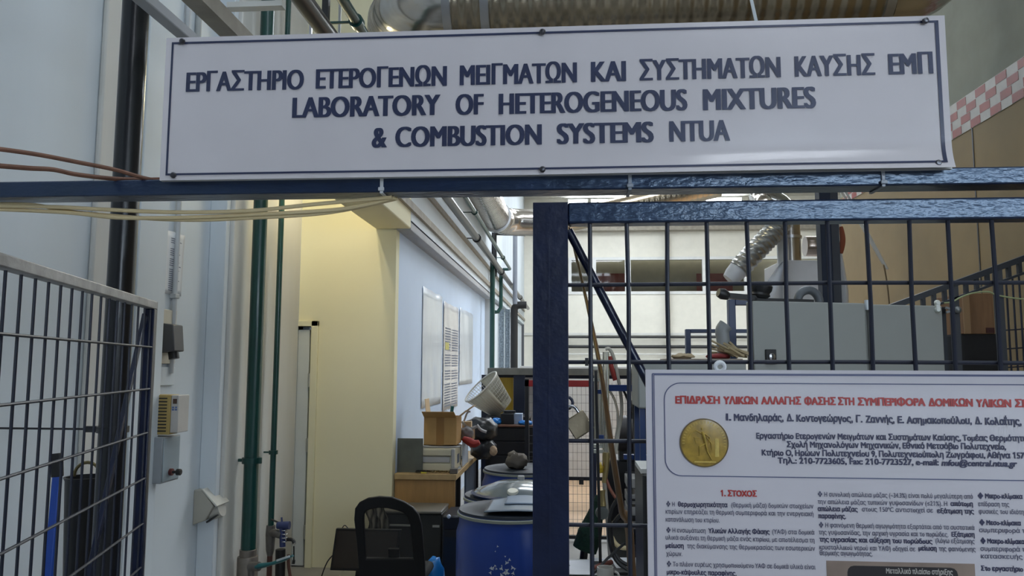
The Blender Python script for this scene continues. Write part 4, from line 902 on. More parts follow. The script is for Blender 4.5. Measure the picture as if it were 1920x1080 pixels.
# ---- mesh back office chair
cy = 5.2
m_chair = mat('black_chair_plastic', (.004,.004,.0045), .55, spec=.25)
m_mesh = mat('black_mesh_fabric', (.012,.012,.012), .7, alpha=.55)
out = [(683,1090),(680,1060),(675,1010),(670,970),(671,950),(678,939),(692,932),(711,930),(735,932),(758,940),(776,950),(787,962),(793,980),(797,1010),(801,1050),(803,1090)]
inn = [(691,1042),(690,1030),(688,1000),(686,975),(686,962),(689,956),(697,953),(711,951),(728,952),(745,956),(757,960),(766,967),(771,980),(774,1000),(778,1030),(779,1042)]
ch = thing('office_chair', 'black office chair with arched mesh back in front of the cream wall', 'chair', (at(740,1000,cy).x, cy-.1, 0))
O = [at(x, y, cy) for x, y in out]; I = [at(x, y, cy) for x, y in inn]
def bend(v): v = Vector(v); xm_ = at(738,1000,cy).x; v.y += -.05 + .9*(v.x-xm_)**2*-1 + .10*(v.z-.5); return v
O = [bend(v) for v in O]; I = [bend(v) for v in I]
lowz = at(740, 1150, cy).z
def full(L): return L
b = B(); b.ring_prism(O, I, (0,.035,0)); b.make('back_frame', m_chair, ch, bevel=.006)
b = B(); cI = sum(I, Vector())/len(I)
vsI = [b.bm.verts.new(v + Vector((0,.015,0))) for v in I]; b.bm.faces.new(vsI); b.make('mesh_back', m_mesh, ch)
xc_ = at(740,1000,cy).x
B().cbox((xc_, cy-.04, .43), (.40,.05,.13)).make('lumbar_pad', mat('dark_grey_pad', (.03,.035,.037), .6), ch, bevel=.015)
B().cbox((xc_, cy+.24, .33), (.38,.44,.07)).make('seat', mat('black_seat_fabric', (.014,.014,.015), .85), ch, bevel=.03)
B().beam((xc_, cy-.02, .55), (xc_, cy+.04, .37), .07, .02).make('back_bracket', m_chair, ch)
B().cyl((xc_, cy+.24, .08), (xc_, cy+.24, .38), .03).make('gas_lift', m_chair, ch)
for k in range(5):
    a = R(72*k+20); e = Vector((xc_+.21*math.cos(a), cy+.24+.21*math.sin(a), .075))
    B().beam((xc_, cy+.24, .11), e, .04, .03).make('base_arm', m_chair, ch)
    B().cyl(e+Vector((-.012,0,-.045)), e+Vector((.012,0,-.045)), .03, n=14).make('castor', m_blk, ch)
# blue plastic bag by the chair
m_bluebag = mat('bright_blue_plastic', (.01,.20,.62), .35, bump=.5, bscale=10, var=.15)
q = at(822, 1090, 5.6)
pts = [at(x, y, 5.6) for x, y in ((799,1130),(803,1050),(806,1046),(816,1053),(828,1062),(832,1072),(834,1130))]
b = B(); b.ball((at(815,1080,5.82).x, 5.82, at(815,1085,5.82).z), 1, .078, .10, .155, 14, .012)
tag(b.make('blue_bag', m_bluebag, smooth=180), 'crumpled bright blue plastic bag between the chair and the barrels', 'bag')
zq = at(815,1085,5.82).z-.150
tag(B().box(at(806,1090,5.6).x, at(862,1090,5.6).x, 5.70, 5.95, 0, max(.1, zq)).make('low_crate', mat('grey_crate', (.25,.24,.22), .6), bevel=.006), 'low grey crate under the blue bag', 'crate')

# ================================================================== BARRELS
m_barrel = mat('blue_barrel_plastic', (.010,.045,.27), .35, var=.12, vscale=4, coat=.15)
m_rim = mat('dark_barrel_lid', (.012,.018,.03), .55)
m_ringm = mat('galvanised_ring', (.28,.30,.25), .5, .2)
def barrel(x, y, r, h, lb, lid=True):
    t = thing('barrel', lb, 'barrel', (x, y, 0), 'blue plastic barrels')
    p = [(r*.93,0),(r*.97,.02),(r,.08),(r,h*.33),(r*.975,h*.35),(r,h*.37),(r,h*.62),(r*.975,h*.64),(r,h*.66),(r,h*.90),(r*.95,h*.945),(r*.95,h-.012),(r*.97,h)]
    B().lathe(p, (x,y,0), 48).make('body', m_barrel, t, smooth=50)
    B().lathe([(r*.955,h-.020),(r*.985,h-.017),(r*.985,h-.005),(r*.95,h+.002)], (x,y,0), 48, cap=False).make('clamp_ring', m_ringm, t)
    if lid: B().lathe([(.0001,h+.010),(r*.55,h+.012),(r*.6,h+.004),(r*.9,h+.004),(r*.95,h+.012),(r*.96,h)], (x,y,0), 48, cap=False).make('lid', m_rim, t)
    return t
b1x, b1y, b1r = at(958,1000,4.1).x, 4.1, .283; b1h = at(900, 966, 3.95).z
b1 = barrel(b1x, b1y, b1r, b1h, 'nearest blue barrel left of the navy post, with peeling white specks')
sp = B()
for k in range(34):
    a = R(-90 + random.gauss(-4, 9)); zz = at(935, 1058, b1y-b1r).z + random.gauss(0, .045) - .02
    u = Vector((-math.sin(a), math.cos(a), 0)); c_ = Vector((b1x+math.cos(a)*(b1r+.0015), b1y+math.sin(a)*(b1r+.0015), zz)); s_ = random.uniform(.004,.014)
    ang = random.uniform(0,3.1)
    P = [c_ + (u*math.cos(ang+t)*s_*(1 if i%2 else .35) + Vector((0,0,1))*math.sin(ang+t)*s_*(1 if i%2 else .35)) for i, t in enumerate((0,1.1,2.0,3.1,4.2,5.3))]
    sp.prism(P, (math.cos(a)*.001, math.sin(a)*.001, 0))
sp_o = sp.make('paint_specks', mat('white_specks', (.62,.66,.7), .5), b1, smooth=0); sp_o['kind'] = 'stuff'
b2x = at(958, 930, 4.95).x; b2h = at(900, 940, 4.7).z
barrel(b2x, 4.92, .30, b2h-.0, 'second blue barrel behind the nearest one, with a glossy dark lid')
b3y = 6.1; b3x = at(984, 890, b3y).x; b3h = at(950, 886, b3y-.2).z
barrel(b3x, b3y, .33, b3h, 'third blue barrel at the back, with a grey rag on its lid')
# domed lids and sheets lying on the barrels
dz_ = b2h+.014
ld = thing('drum_lid', 'grey glossy domed drum lid with a white cap lying on the second barrel', 'lid', (b2x+.03, 4.9, dz_))
B().lathe([(.27,0),(.275,.02),(.26,.03),(.24,.026),(.20,.05),(.13,.075),(.0001,.082)], (b2x+.05, 4.9, dz_), 44, cap=False).make('dome', mat('grey_glossy_lid', (.13,.16,.18), .18, coat=.6), ld)
B().lathe([(.285,-.002),(.295,.012),(.28,.022)], (b2x+.05, 4.9, dz_), 44, cap=False).make('lid_rim', mat('dark_blue_rim', (.02,.04,.12), .3), ld)
q = at(962, 934, 4.72)
B().lathe([(.034,0),(.034,.02),(.030,.026)], (q.x, 4.70, dz_+.03), 18, Matrix.Rotation(R(18),3,'X')).make('white_cap', mat('cream_cap', (.75,.73,.62), .4), ld)
B().lathe([(.022,0),(.022,.02),(.018,.024)], (b2x+.06, 5.0, dz_+.075), 14).make('small_cap', m_prg, ld)
m_sheetb = mat('grey_blue_sheet', (.13,.17,.22), .3, coat=.4)
def sheetf(cx, cy_, z0, w, d, ph, lift):
    return lambda a, b: Vector((cx+(a-.5)*w, cy_+(b-.5)*d, z0+lift*max(0, math.sin(a*3.1+ph))*(.4+.6*b)+.006))
tag(B().grid(sheetf(b1x+.08, b1y-.02, b1h+.016, .40, .34, .1, .022), 20, 10).make('plastic_sheet', m_sheetb, smooth=180, solid=.005), 'curled grey-blue plastic sheet on the lid of the nearest barrel', 'sheet')
tag(B().grid(sheetf(b1x+.12, b1y+.05, b1h+.03, .30, .2, .6, .016), 16, 8).make('plastic_offcut', mat('pale_blue_sheet', (.2,.26,.36), .3), smooth=180, solid=.004), 'smaller pale offcut lying on the curled sheet on the nearest barrel', 'sheet')
q = at(968, 880, b3y-.1)
tag(B().ball((q.x, b3y-.05, b3h+.068), 1, .085, .08, .06, 14, .012).ball((q.x-.03, b3y-.04, b3h+.10), 1, .04, .04, .045, 10, .008).make('grey_rag', mat('grey_brown_rag', (.16,.14,.12), .9, var=.3), smooth=180), 'crumpled grey-brown rag on the third barrel', 'rag')

# ================================================================== BLACK DRAWER CHEST, RACK AND WASTE BASKET BEHIND THE BARRELS
gy_ = 8.45
gx0, gx1 = at(915, 820, gy_).x, at(1030, 820, gy_).x; gz = at(960, 797, gy_).z
gcb = thing('drawer_chest', 'black drawer chest with brown top behind the barrels', 'chest', ((gx0+gx1)/2, gy_, 0))
B().box(gx0, gx1, gy_+.015, gy_+.5, .05, gz-.02).make('carcass', m_dark, gcb)
for k in range(6):
    z1 = gz-.03-.15*k; B().box(gx0+.02, gx1-.02, gy_, gy_+.02, z1-.135, z1).make('drawer', mat('black_drawer', (.016,.015,.015), .4), gcb, bevel=.004)
B().box(gx0-.01, gx1+.01, gy_-.02, gy_+.52, gz-.02, gz).make('top_board', mat('red_brown_board', (.16,.07,.04), .5), gcb, bevel=.003)
for x in (gx0+.02, gx1-.06): B().box(x, x+.04, gy_+.05, gy_+.45, 0, .05).make('foot', m_dark, gcb)
lump('blue_pouch', 'bright blue plastic bag on the left of the black drawer chest', 'bag', 931, 791, gy_+.12, .12, .09, .14, m_bluebag, .008)
lump('blue_wrapper', 'bright blue plastic wrapper on the right of the black drawer chest', 'bag', 985, 793, gy_+.08, .16, .06, .12, m_bluebag, .007)
q0, q1 = at(939, 797, gy_+.1), at(963, 776, gy_+.1)
tag(B().box(q0.x, q1.x, gy_+.1, gy_+.3, gz, q1.z).make('black_box', m_dark, bevel=.004), 'black box on the drawer chest between the blue bags', 'box')
q0, q1 = at(963.5, 794, gy_+.13), at(979, 776, gy_+.13)
tag(B().box(q0.x, q1.x, gy_+.13, gy_+.3, gz, q1.z).make('white_box', mat('blue_white_box', (.42,.5,.62), .5), bevel=.003), 'small pale blue box beside the black box on the drawer chest', 'box')
q0 = at(955, 775, gy_+.2)
tag(B().cbox((q0.x, gy_+.2, at(955,776,gy_+.1).z+.018), (.13,.10,.03), (0,0,.2)).make('dark_case', m_dark, bevel=.005), 'small dark case lying on the black box', 'case')
# dark table carrying the basket
hy = 9.02
hx0, hx1 = -.985, at(992, 780, hy).x; hz_ = at(930, 781, hy).z
ht = thing('dark_table', 'dark navy table behind the drawer chest, carrying the white basket', 'table', ((hx0+hx1)/2, hy, 0))
B().box(hx0, hx1, hy, hy+.55, hz_-.03, hz_).make('table_top', mat('navy_black_top', (.012,.016,.028), .4), ht, bevel=.004)
B().box(hx0+.02, hx1-.02, hy+.02, hy+.05, hz_-.5, hz_-.03).make('apron', m_dark, ht)
for x in (hx0+.03, hx1-.03):
    for y in (hy+.04, hy+.5): B().box(x-.025, x+.025, y-.025, y+.025, 0, hz_-.03).make('leg', m_dark, ht)
# white wire waste basket, tipped
m_bw = mat('white_plastic_basket', (.62,.61,.54), .45); m_bws = mat('cream_basket_panel', (.50,.47,.36), .5)
bb0 = at(930, 779, hy+.2); tp_ = at(905, 726, hy+.2)
bx = thing('waste_basket', 'white slatted waste basket standing tilted on the dark table', 'basket', (bb0.x, hy+.22, hz_))
ax = (Vector((at(908,735,hy+.2).x, hy+.12, at(908,735,hy+.2).z)) - Vector((at(945,781,hy+.2).x, hy+.25, hz_+.02))); L_ = ax.length; axn = ax.normalized()
uu = axn.cross(Vector((0,1,0))).normalized(); vv = uu.cross(axn); bc = Vector((at(940,781,hy+.2).x, hy+.25, hz_+.085))
r0, r1 = .15, .245
def bp_(a, h): r = r0+(r1-r0)*h; return bc + axn*(L_*1.0*h) + (uu*math.cos(a) + vv*math.sin(a)*.75)*r
rim = B(); rim.tube([bp_(2*math.pi*k/32, 1) for k in range(32)], .010, 8, closed=True); rim.make('rim', m_bw, bx)
bmf = B(); bmf.prism([bp_(2*math.pi*k/24, 0) for k in range(24)], axn*.01); bmf.make('basket_floor', m_bws, bx)
sl = B(); N = 44
for k in range(N):
    a = 2*math.pi*k/N
    sl.tube([bp_(a, 0), bp_(a, 1)], .0032, 5)
for h in (.12,.24,.36,.48,.6,.72,.84,.94): sl.tube([bp_(2*math.pi*k/28, h) for k in range(28)], .0026, 5, closed=True)
sl.make('slats', m_bw, bx)
pn_ = B()
for (a0, a1) in ((95, 185), (255, 330)):
    pn_.grid(lambda a, b: bp_(R(a0+(a1-a0)*a), b*.98) , 12, 1)
pn_.make('side_panel', m_bws, bx, smooth=180, solid=.004)
# steel rack
ry = 9.7
rx0, rx1 = at(906, 700, ry).x, at(1215, 700, ry).x; rz1 = at(960, 690, ry).z; rz0 = at(960, 703, ry).z
rk = thing('steel_rack', 'steel rack with a grey shelf board near eye level and navy uprights', 'rack', ((rx0+rx1)/2, ry, 0))
B().box(rx0+.06, rx1, ry-.05, ry+.5, rz0, rz1).make('shelf', mat('grey_shelf_board', (.19,.19,.17), .5, var=.2), rk, bevel=.004)
m_navr = mat('navy_rack_paint', (.010,.018,.045), .4)
for x0, x1 in ((903, 925), (963, 984)):
    B().box(at(x0,700,ry).x, at(x1,700,ry).x, ry, ry+.07, 0, rz0).make('upright', m_navr, rk)
B().box(rx0, rx1, ry+.43, ry+.47, rz0-.05, rz0).make('rear_beam', m_navr, rk)
B().box(rx1-.06, rx1, ry+.1, ry+.3, 0, rz0).make('upright', m_navr, rk)
q0, q1 = at(926, 708, ry+.15), at(962, 790, ry+.15)
tag(B().box(q0.x, q1.x, ry+.15, ry+.19, 0, q0.z).box(q1.x-.02, q1.x, ry+.145, ry+.15, 0, q0.z).make('yellow_panel', mat('yellow_board', (.52,.34,.02), .5)), 'yellow board standing in the rack behind the waste basket', 'board')
q0, q1 = at(984, 708, ry+.2), at(1000, 790, ry+.2)
b = B().box(q0.x, q1.x, ry+.22, ry+.26, 0, q0.z)
tag(b.make('white_tile_board', mat('white_tile_paint', (.6,.61,.62), .4)), 'narrow white panel in the rack next to the navy post', 'panel')

# ================================================================== DUCTS
m_duct = ring_mat('spiral_duct_steel', (.40, .34, .25), .09, 'X', rough=.24, metal=.95, var=.15, vscale=5)
m_ducty = ring_mat('duct_steel', (.50, .47, .43), .09, 'Y', rough=.2, metal=.95, var=.15, vscale=5)
rD = .25; zD = at(1270, 44, 4.85).z + rD; xE = at(1655, 20, 5.0).x
dt = thing('ventilation_duct', 'large shiny spiral steel duct crossing above the sign and bending back along the wall', 'duct', (0, 5, zD-rD))
B().tube([(-.80, 5, zD), (.4, 5, zD), (1.3, 5, zD), (xE, 5, zD)], rD, 36).make('cross_duct', m_duct, dt)
b = B().tube(arc((-.80, 5.42, zD), (0,-1,0), (-1,0,0), .42, 0, 90, 8), rD*1.01, 36)
b.make('elbow', m_ducty, dt)
B().tube([(-1.22, 5.42, zD), (-1.22, 9, zD), (-1.22, 12.6, zD)], rD*.92, 32).make('long_duct', m_ducty, dt)
B().tube(arc((-.78, 12.6, zD), (-1,0,0), (0,1,0), .44, 0, 90, 8)+[(-.2, 13.04, zD-.02)], rD*.92, 32).make('elbow', m_ducty, dt)
B().tube([(-.2, 13.04, zD-.02), (2.5, 13.04, zD+.6)], rD*.8, 28).make('branch_duct', m_duct, dt)
B().tube(arc((xE, 5, zD+.4), (0,0,-1), (1,0,0), .4, 0, 90, 8)+[(xE+.4, 5, ZC)], rD*1.0, 32).make('elbow', m_ducty, dt)
for x in (-.80, -.55, xE-.02): B().lathe([(rD,-.03),(rD+.018,-.028),(rD+.018,.028),(rD,.03)], (x, 5, zD), 36, Matrix.Rotation(R(90),3,'Y'), cap=False).make('collar', m_steel, dt)
for y in (5.45, 12.5): B().lathe([(rD*.92,-.04),(rD+.012,-.036),(rD+.012,.036),(rD*.92,.04)], (-1.22, y, zD), 36, Matrix.Rotation(R(90),3,'X'), cap=False).make('collar', m_steel, dt)
for x in (-.1, 1.2): B().cyl((x, 5, zD+rD-.01), (x, 5, ZC), .006, n=8).make('hanger', m_steel, dt)
q = at(1412, 30, 4.5); r_ = at(1400, -30, 4.5)
tag(B().tube([at(1419, 45, 4.4), at(1409, 0, 4.4), (at(1400,-60,4.4).x, 4.4, ZC)], .010, 8).make('white_rod', m_white), 'thin white rod hanging in front of the duct above the sign', 'rod')
# flexible duct, hood and riser on the right
yq = 6.6; Q = lambda x, y, Y=yq: at(x, y, Y)
m_flex = ring_mat('flexible_foil_duct', (.50, .49, .46), .05, 'Z', rough=.3, metal=.9, var=.2, vscale=9)
hd = thing('fume_hood', 'white fume hood box with flexible foil duct and steel riser behind the grey cabinets', 'hood', (Q(1505,560).x, yq, 0))
q0, q1 = Q(1466, 488), Q(1560, 488)
m_hood = mat('white_hood_panel', (.66, .65, .65), .45)
B().box(q0.x, q1.x, yq, yq+.6, 1.2, q0.z).make('hood_box', m_hood, hd, bevel=.006)
B().box(q0.x, q1.x, yq+.02, yq+.58, 0, 1.2).make('base_cabinet', m_hood, hd, bevel=.006)
xc2 = Q(1494, 450).x
B().tube([(xc2, yq+.2, q0.z), (xc2, yq+.2, Q(0,445).z), (xc2, yq+.2, Q(0,425).z)], .088, 24).make('riser_pipe', m_ducty, hd)
B().lathe([(.09,-.012),(.098,-.012),(.098,.012),(.09,.012)], (xc2, yq+.2, Q(0,452).z), 24, cap=False).make('riser_collar', m_steel, hd)
zt3 = Q(0,425).z
B().tube(arc((xc2-.22, yq+.2, zt3), (1,0,0), (0,0,1), .22, 0, 100, 8)+[Q(1440,395)], .088, 20).make('riser_elbow', m_ducty, hd)
fl = chain([Q(1478,400,yq-.1), Q(1455,430,yq-.1), Q(1425,462,yq-.1), Q(1385,505,yq-.1)], 12)
b = B(); b.tube(fl, [.088+.005*math.cos(i*math.pi) for i in range(len(fl))], 22); b.make('flexible_duct', m_flex, hd)
fe = fl[-1]; fd_ = (fl[-1]-fl[-2]).normalized()
B().tube([fe, fe+fd_*.07, fe+fd_*.12], [.082, .075, .06], 20).make('duct_mouth', m_hood, hd)
B().box(Q(1457,480).x, Q(1470,480).x, yq-.03, yq, 1.2, Q(0,400).z).make('side_rail', m_alu, hd)
tan_d = ring_mat('bronze_duct', (.40,.33,.28), .12, 'X', rough=.25, metal=.9)
B().tube([Q(1509,462,yq+.25), Q(1556,462,yq+.25)], .088, 22).make('side_duct', tan_d, hd)
m_film = mat('clear_plastic_film', (.62,.66,.74), .15, alpha=.55)
def filmf(a, b): 
    p = Q(1470-50*b*(a), 490+72*a, yq-.05); return Vector((p.x, p.y+.03*math.sin(b*7), p.z))
def filmf(a, b):
    l = Q(1468-48*a**.8, 490+74*a, yq-.06); r2 = Q(1470, 490+74*a, yq-.06); v = l+(r2-l)*b; v.y += .03*math.sin(b*6+a*2); return v
B().grid(filmf, 10, 8).make('plastic_curtain', m_film, hd, smooth=180)
# navy upright right of the hood
yu = 5.45
u0, u1 = at(1541, 500, yu).x, at(1562, 500, yu).x
nu = thing('navy_upright', 'navy steel upright column between the hood and the tan partition', 'post', (u0, yu, 0))
B().box(u0, u1, yu, yu+.10, 0, ZC).make('column_body', mat('navy_upright_paint', (.004,.010,.028), .45, spec=.25), nu, bevel=.004)
B().box(u1, at(1579,500,yu).x, yu+.03, yu+.05, 0, ZC).make('column_flange', mat('black_navy_paint', (.007,.010,.02), .45), nu)
q = at(1577, 560, yu+.1)
tag(B().tube(chain([at(1574,470,yu+.12), at(1579,520,yu+.12), at(1582,560,yu+.12), at(1576,610,yu+.12), at(1574,650,yu+.12)]), [.02+.03*math.sin(math.pi*i/24) for i in range(25)], 10, flat=.6).make('white_bag', mat('white_film_bag', (.6,.59,.58), .4)), 'white plastic bag hanging behind the navy upright', 'bag')
tag(B().tube(chain([at(1577,425,yu+.08), at(1580,450,yu+.08), at(1577,475,yu+.08)]), [.012+.008*math.sin(math.pi*i/12) for i in range(13)], 8).make('red_rag', mat('rust_red_rag', (.25,.06,.025), .8)), 'small rust red rag on the navy upright above the white bag', 'rag')

# ================================================================== GREY CABINETS
m_cab = mat('grey_cabinet_paint', (.30, .31, .29), .5, var=.02)
ca = at(1411, 563, 3.2); cb2 = at(1767, 571, 3.44)
cdv = Vector((cb2.x-ca.x, cb2.y-ca.y, 0)); cl = cdv.length; cdv.normalize(); cn_ = Vector((-cdv.y, cdv.x, 0))
split = (Vector((at(1627,600,3.34).x, 3.34, 0)) - Vector((ca.x, ca.y, 0))).dot(cdv)
CM = Matrix(((cdv.x, cn_.x, 0, ca.x), (cdv.y, cn_.y, 0, ca.y), (0, 0, 1, 0), (0, 0, 0, 1)))
zc_ = ca.z
k1 = thing('control_cabinet', 'wide grey steel control cabinet with square black lock, left of two', 'cabinet', CM @ Vector((split/2, 0, 0)))
B().box(.022, split-.006, .02, .10, .02, zc_, CM).make('body', m_cab, k1, bevel=.006)
B().box(.002, split-.008, 0, .02, .05, zc_-.002, CM).make('door', m_cab, k1, bevel=.005)
lx0 = at(1436, 668, 3.2); 
la = (Vector((at(1435,668,3.21).x, 3.21, 0)) - Vector((ca.x, ca.y, 0))).dot(cdv); lb_ = la + .045; lz = at(1445, 669, 3.21).z
lk = B().box(la, lb_, -.012, .001, lz-.03, lz+.03, CM).make('lock_plate', m_dark, k1, bevel=.002)
B().lathe([(.014,0),(.014,.006),(.010,.008)], CM @ Vector(((la+lb_)/2, -.012, lz)), 18, (CM.to_3x3() @ Matrix.Rotation(R(90), 3, 'X'))).make('lock_dial', m_steel, lk)
B().box((la+lb_)/2-.002, (la+lb_)/2+.002, -.024, -.018, lz-.011, lz+.011, CM).make('lock_key_slot', m_dark, lk)
k2 = thing('narrow_cabinet', 'narrower grey steel cabinet standing right of the control cabinet', 'cabinet', CM @ Vector(((split+cl)/2, 0, 0)))
B().box(split+.006, cl-.006, .02, .10, .02, zc_-.004, CM).make('body', m_cab, k2, bevel=.006)
B().box(split+.01, cl-.002, 0, .02, .05, zc_-.006, CM).make('door', m_cab, k2, bevel=.005)
B().box(split-.004, split+.008, -.004, .01, zc_-.03, zc_+.012, CM).make('hinge', m_white, k2)
# black lever and cap on the cabinet tops
K = lambda x, y, z: CM @ Vector((x, y, zc_ + z))
b = B(); b.tube([K(-.125,.05,.034), K(-.105,.05,.028), K(-.08,.05,.018)], [.018,.024,.016], 10); b.beam(K(-.10,.05,.022), K(.04,.05,.013), .03, .022); b.beam(K(.03,.05,.008), K(.30,.05,.006), .03, .012)
tag(b.make('black_lever', m_blk), 'black lever arm lying across the top of the left control cabinet', 'lever')
q = K(.062, .05, .014)
tag(B().lathe([(.028,0),(.040,.012),(.036,.022),(.044,.034),(.046,.05),(.032,.066),(.0001,.07)], q, 12, Matrix.Rotation(R(8),3,'Y'), cap=False).make('black_bellows', m_blk), 'black bellows shaped rubber boot standing above the left control cabinet', 'rubber boot')
b = B(); b.tube([K(.29+.05*math.cos(math.pi*k/12), .06, .004+.05*math.sin(math.pi*k/12)) for k in range(13)], .018, 10)
tag(b.make('grey_hose', mat('grey_hose_rubber', (.10,.11,.12), .5)), 'arched grey hose on top of the cabinets beside the navy upright', 'hose')
# grey control desk on blue legs
yd = 3.05
g0, g1 = at(1196, 700, yd).x, at(1400, 700, yd).x; gzt, gzb = at(1300, 678, yd).z, at(1200, 766, yd).z
ds = thing('control_desk', 'low grey control housing on blue legs left of the grey cabinets', 'control box', ((g0+g1)/2, yd, 0))
B().box(g0, g1, yd, yd+.31, gzb, gzt).make('housing', m_cab, ds, bevel=.006)
m_bl_leg = mat('bright_navy_leg', (.012,.035,.12), .4)
for x in (at(1201,800,yd).x, g1-.04):
    for y in (yd+.02, yd+.27): B().box(x, x+.021, y, y+.03, 0, gzb).make('leg', m_bl_leg, ds)
B().box(at(1201,800,yd).x+.021, g1-.04, yd+.02, yd+.05, .9, .94).make('cross_rail', m_bl_leg, ds)
tag(B().box(g0+.12, g1, yd+.06, yd+.30, gzt, gzt+.012).make('wooden_board', mat('grey_brown_board', (.26,.21,.17), .7, var=.2)), 'grey brown board lying on the control housing', 'board')
b = B()
ysl = yd+.2
for k in range(16):
    x = random.uniform(1372, 1408); z0 = random.uniform(.012, .06)
    p = Vector((at(x, 670, ysl).x, ysl+random.uniform(-.08,.08), gzt+.014+z0*.4)); d_ = Vector((random.uniform(-.12,-.05), random.uniform(-.05,.05), random.uniform(.0,.06)))
    b.tube([p, p+d_], random.uniform(.003,.007), 5)
so = tag(b.make('straw_bundle', mat('straw_stalks', (.36,.29,.17), .8, var=.3)), 'heap of straw coloured sticks on the board beside the control cabinet', 'sticks', kind='stuff')
for x, lb, m_, cat in ((1346, 'small dark red cloth on the board under the grey bent hood', mat('dark_red_cloth', (.24,.03,.03), .8), 'cloth'), (1281, 'small straw coloured heap at the left end of the board', mat('straw_heap', (.36,.28,.17), .9, var=.3), 'heap')):
    q = at(x, 672, ysl)
    tag(B().ball((q.x, ysl, gzt+.022), 1, .05, .04, .012, 12, .004).make('crumpled_cloth' if cat == 'cloth' else 'straw_heap', m_, smooth=180), lb, cat)
q = at(1357, 640, ysl+.05)
hb = chain([(q.x, ysl+.05, gzt+.014), at(1356,640,ysl+.05), at(1354,620,ysl+.05), at(1361,609,ysl+.05)], 5)
tag(B().tube(hb, [.026+.001*i/4 for i in range(len(hb))], 14).make('bent_pipe', mat('pale_grey_pvc', (.26,.27,.27), .45)), 'short grey bent plastic pipe standing on the board in front of the blue frame', 'pipe')
# blue steel frames
def frame(nm, lb, Y, x0, x1, xr, yt, yb_, w=None):
    a, b_, c_ = at(x0, yt, Y), at(x1, yt, Y), at(xr, yt, Y); h = a.z-at(x0, yb_, Y).z
    t = thing(nm, lb, 'frame', (a.x, Y, 0)); m_ = mat(nm+'_paint', (.012,.028,.085), .4)
    B().box(a.x, b_.x, Y, Y+.06, 0, a.z).make('post', m_, t, bevel=.003)
    B().box(c_.x-(b_.x-a.x), c_.x, Y, Y+.06, 0, a.z).make('post', m_, t, bevel=.003)
    B().box(b_.x, c_.x-(b_.x-a.x), Y, Y+.06, a.z-h, a.z).make('top_bar', m_, t, bevel=.003)
    return t, m_, a, b_, c_
t, m_, a, b_, c_ = frame('tall_blue_frame', 'tall navy steel frame behind the left control cabinet', 4.6, 1366, 1379, 1470, 561, 572)
za = at(1390, 617, 4.6).z; zb_ = at(1390, 624, 4.6).z
B().box(b_.x, c_.x-.05, 4.61, 4.65, zb_, za).make('middle_bar', m_, t)
frame('low_blue_frame', 'lower navy steel frame left of the taller one', 5.4, 1286, 1295, 1364, 617, 624)
# dark pipes along the far wall
for y_, r_, lb in ((632, .035, 'upper of two dark pipes running along the far wall'), (650, .05, 'lower of two dark pipes running along the far wall'), (664, .025, 'thin pale pipe below the dark pipes on the far wall')):
    p = at(1100, y_, YF-.15)
    tag(B().tube([(XB+.3, YF-.15, p.z), (9, YF-.15, p.z)], r_, 10).make('wall_pipe', m_dark if y_ < 660 else m_beige), lb, 'pipe', 'pipes on the far wall')
px_ = at(1251, 500, YF-.2)
tag(B().cyl((px_.x, YF-.22, 0), (px_.x, YF-.22, 5.92), .06, n=10).make('far_downpipe', mat('brown_downpipe', (.22,.18,.14), .5)), 'brown vertical downpipe on the far gallery wall', 'pipe')

# ================================================================== SLOPED GUARD ON THE RIGHT
ys_ = 4.3; S = lambda x, y, Y=ys_: at(x, y, Y)
m_gd = mat('dark_guard_paint', (.010,.014,.022), .45)
gd = thing('sloped_guard', 'dark steel mesh guard with sloping slatted top rail beside the grey cabinets', 'fence', (S(1790,690).x, ys_, 0))
B().beam(S(1640,586.7), S(1990,458.3), .05, .03).make('top_rail', m_gd, gd)
B().beam(S(1690,596), S(1990,486), .04, .012).make('second_rail', m_gd, gd)
for k in range(15):
    x = 1690+20*k; y = 550-(x-1740)*.367
    B().box(S(x,y).x-.009, S(x,y).x+.009, ys_-.012, ys_+.012, S(x,y+26).z, S(x,y).z).make('slat', m_gd, gd, smooth=0)
for x in (1788, 1870, 1992):
    y = 550-(x-1740)*.367
    B().box(S(x-5,y).x, S(x+5,y).x, ys_-.02, ys_+.03, 0, S(x,y).z).make('post', mat('slate_post', (.035,.04,.05), .5), gd)
wr = B()
for k in range(10):
    x = 1886+ 12*k; y = 550-(x-1740)*.367+28
    wr.tube([(S(x,y).x, ys_, .15), (S(x,y).x, ys_, S(x,y).z)], .005, 6)
for y in (620, 655, 690, 780): wr.tube([S(1875,y), S(1992,y-8)], .004, 6)
wr.make('wire_mesh', m_wire, gd)
B().box(S(1767,700).x, S(1862,700).x, ys_+.3, ys_+.32, 0, S(1800,627).z).make('lower_sheet', m_dark, gd)
B().box(S(1767,700).x, S(1783,700).x, ys_+.02, ys_+.04, 0, S(1770,575).z).make('side_sheet', m_gd, gd)
yb3 = ys_+.33
q0, q1 = at(1803, 550, yb3), at(1866, 626, yb3)
m_wbox = mat('brown_wood_box', (.24,.125,.055), .6, var=.15, vscale=6, stretch=(8,8,.7))
wb = thing('wooden_box', 'brown wooden box on a stand behind the sloped guard', 'box', ((q0.x+q1.x)/2, yb3, q1.z))
B().box(q0.x, q1.x, yb3, yb3+.35, q1.z, q0.z).make('box_body', m_wbox, wb, bevel=.003)
B().box(q0.x, q0.x+.035, yb3-.012, yb3, q1.z, q0.z).make('corner_batten', mat('pale_batten', (.36,.22,.11), .6), wb)
B().box(q1.x-.05, q1.x-.005, yb3-.006, yb3, q1.z+.005, q1.z+.035).make('dark_label', mat('maroon_label', (.06,.012,.01), .5), wb)
tag(B().box(q0.x-.02, q1.x+.02, yb3+.02, yb3+.4, 0, q1.z).make('dark_stand', m_dark), 'dark stand carrying the brown wooden box', 'stand')
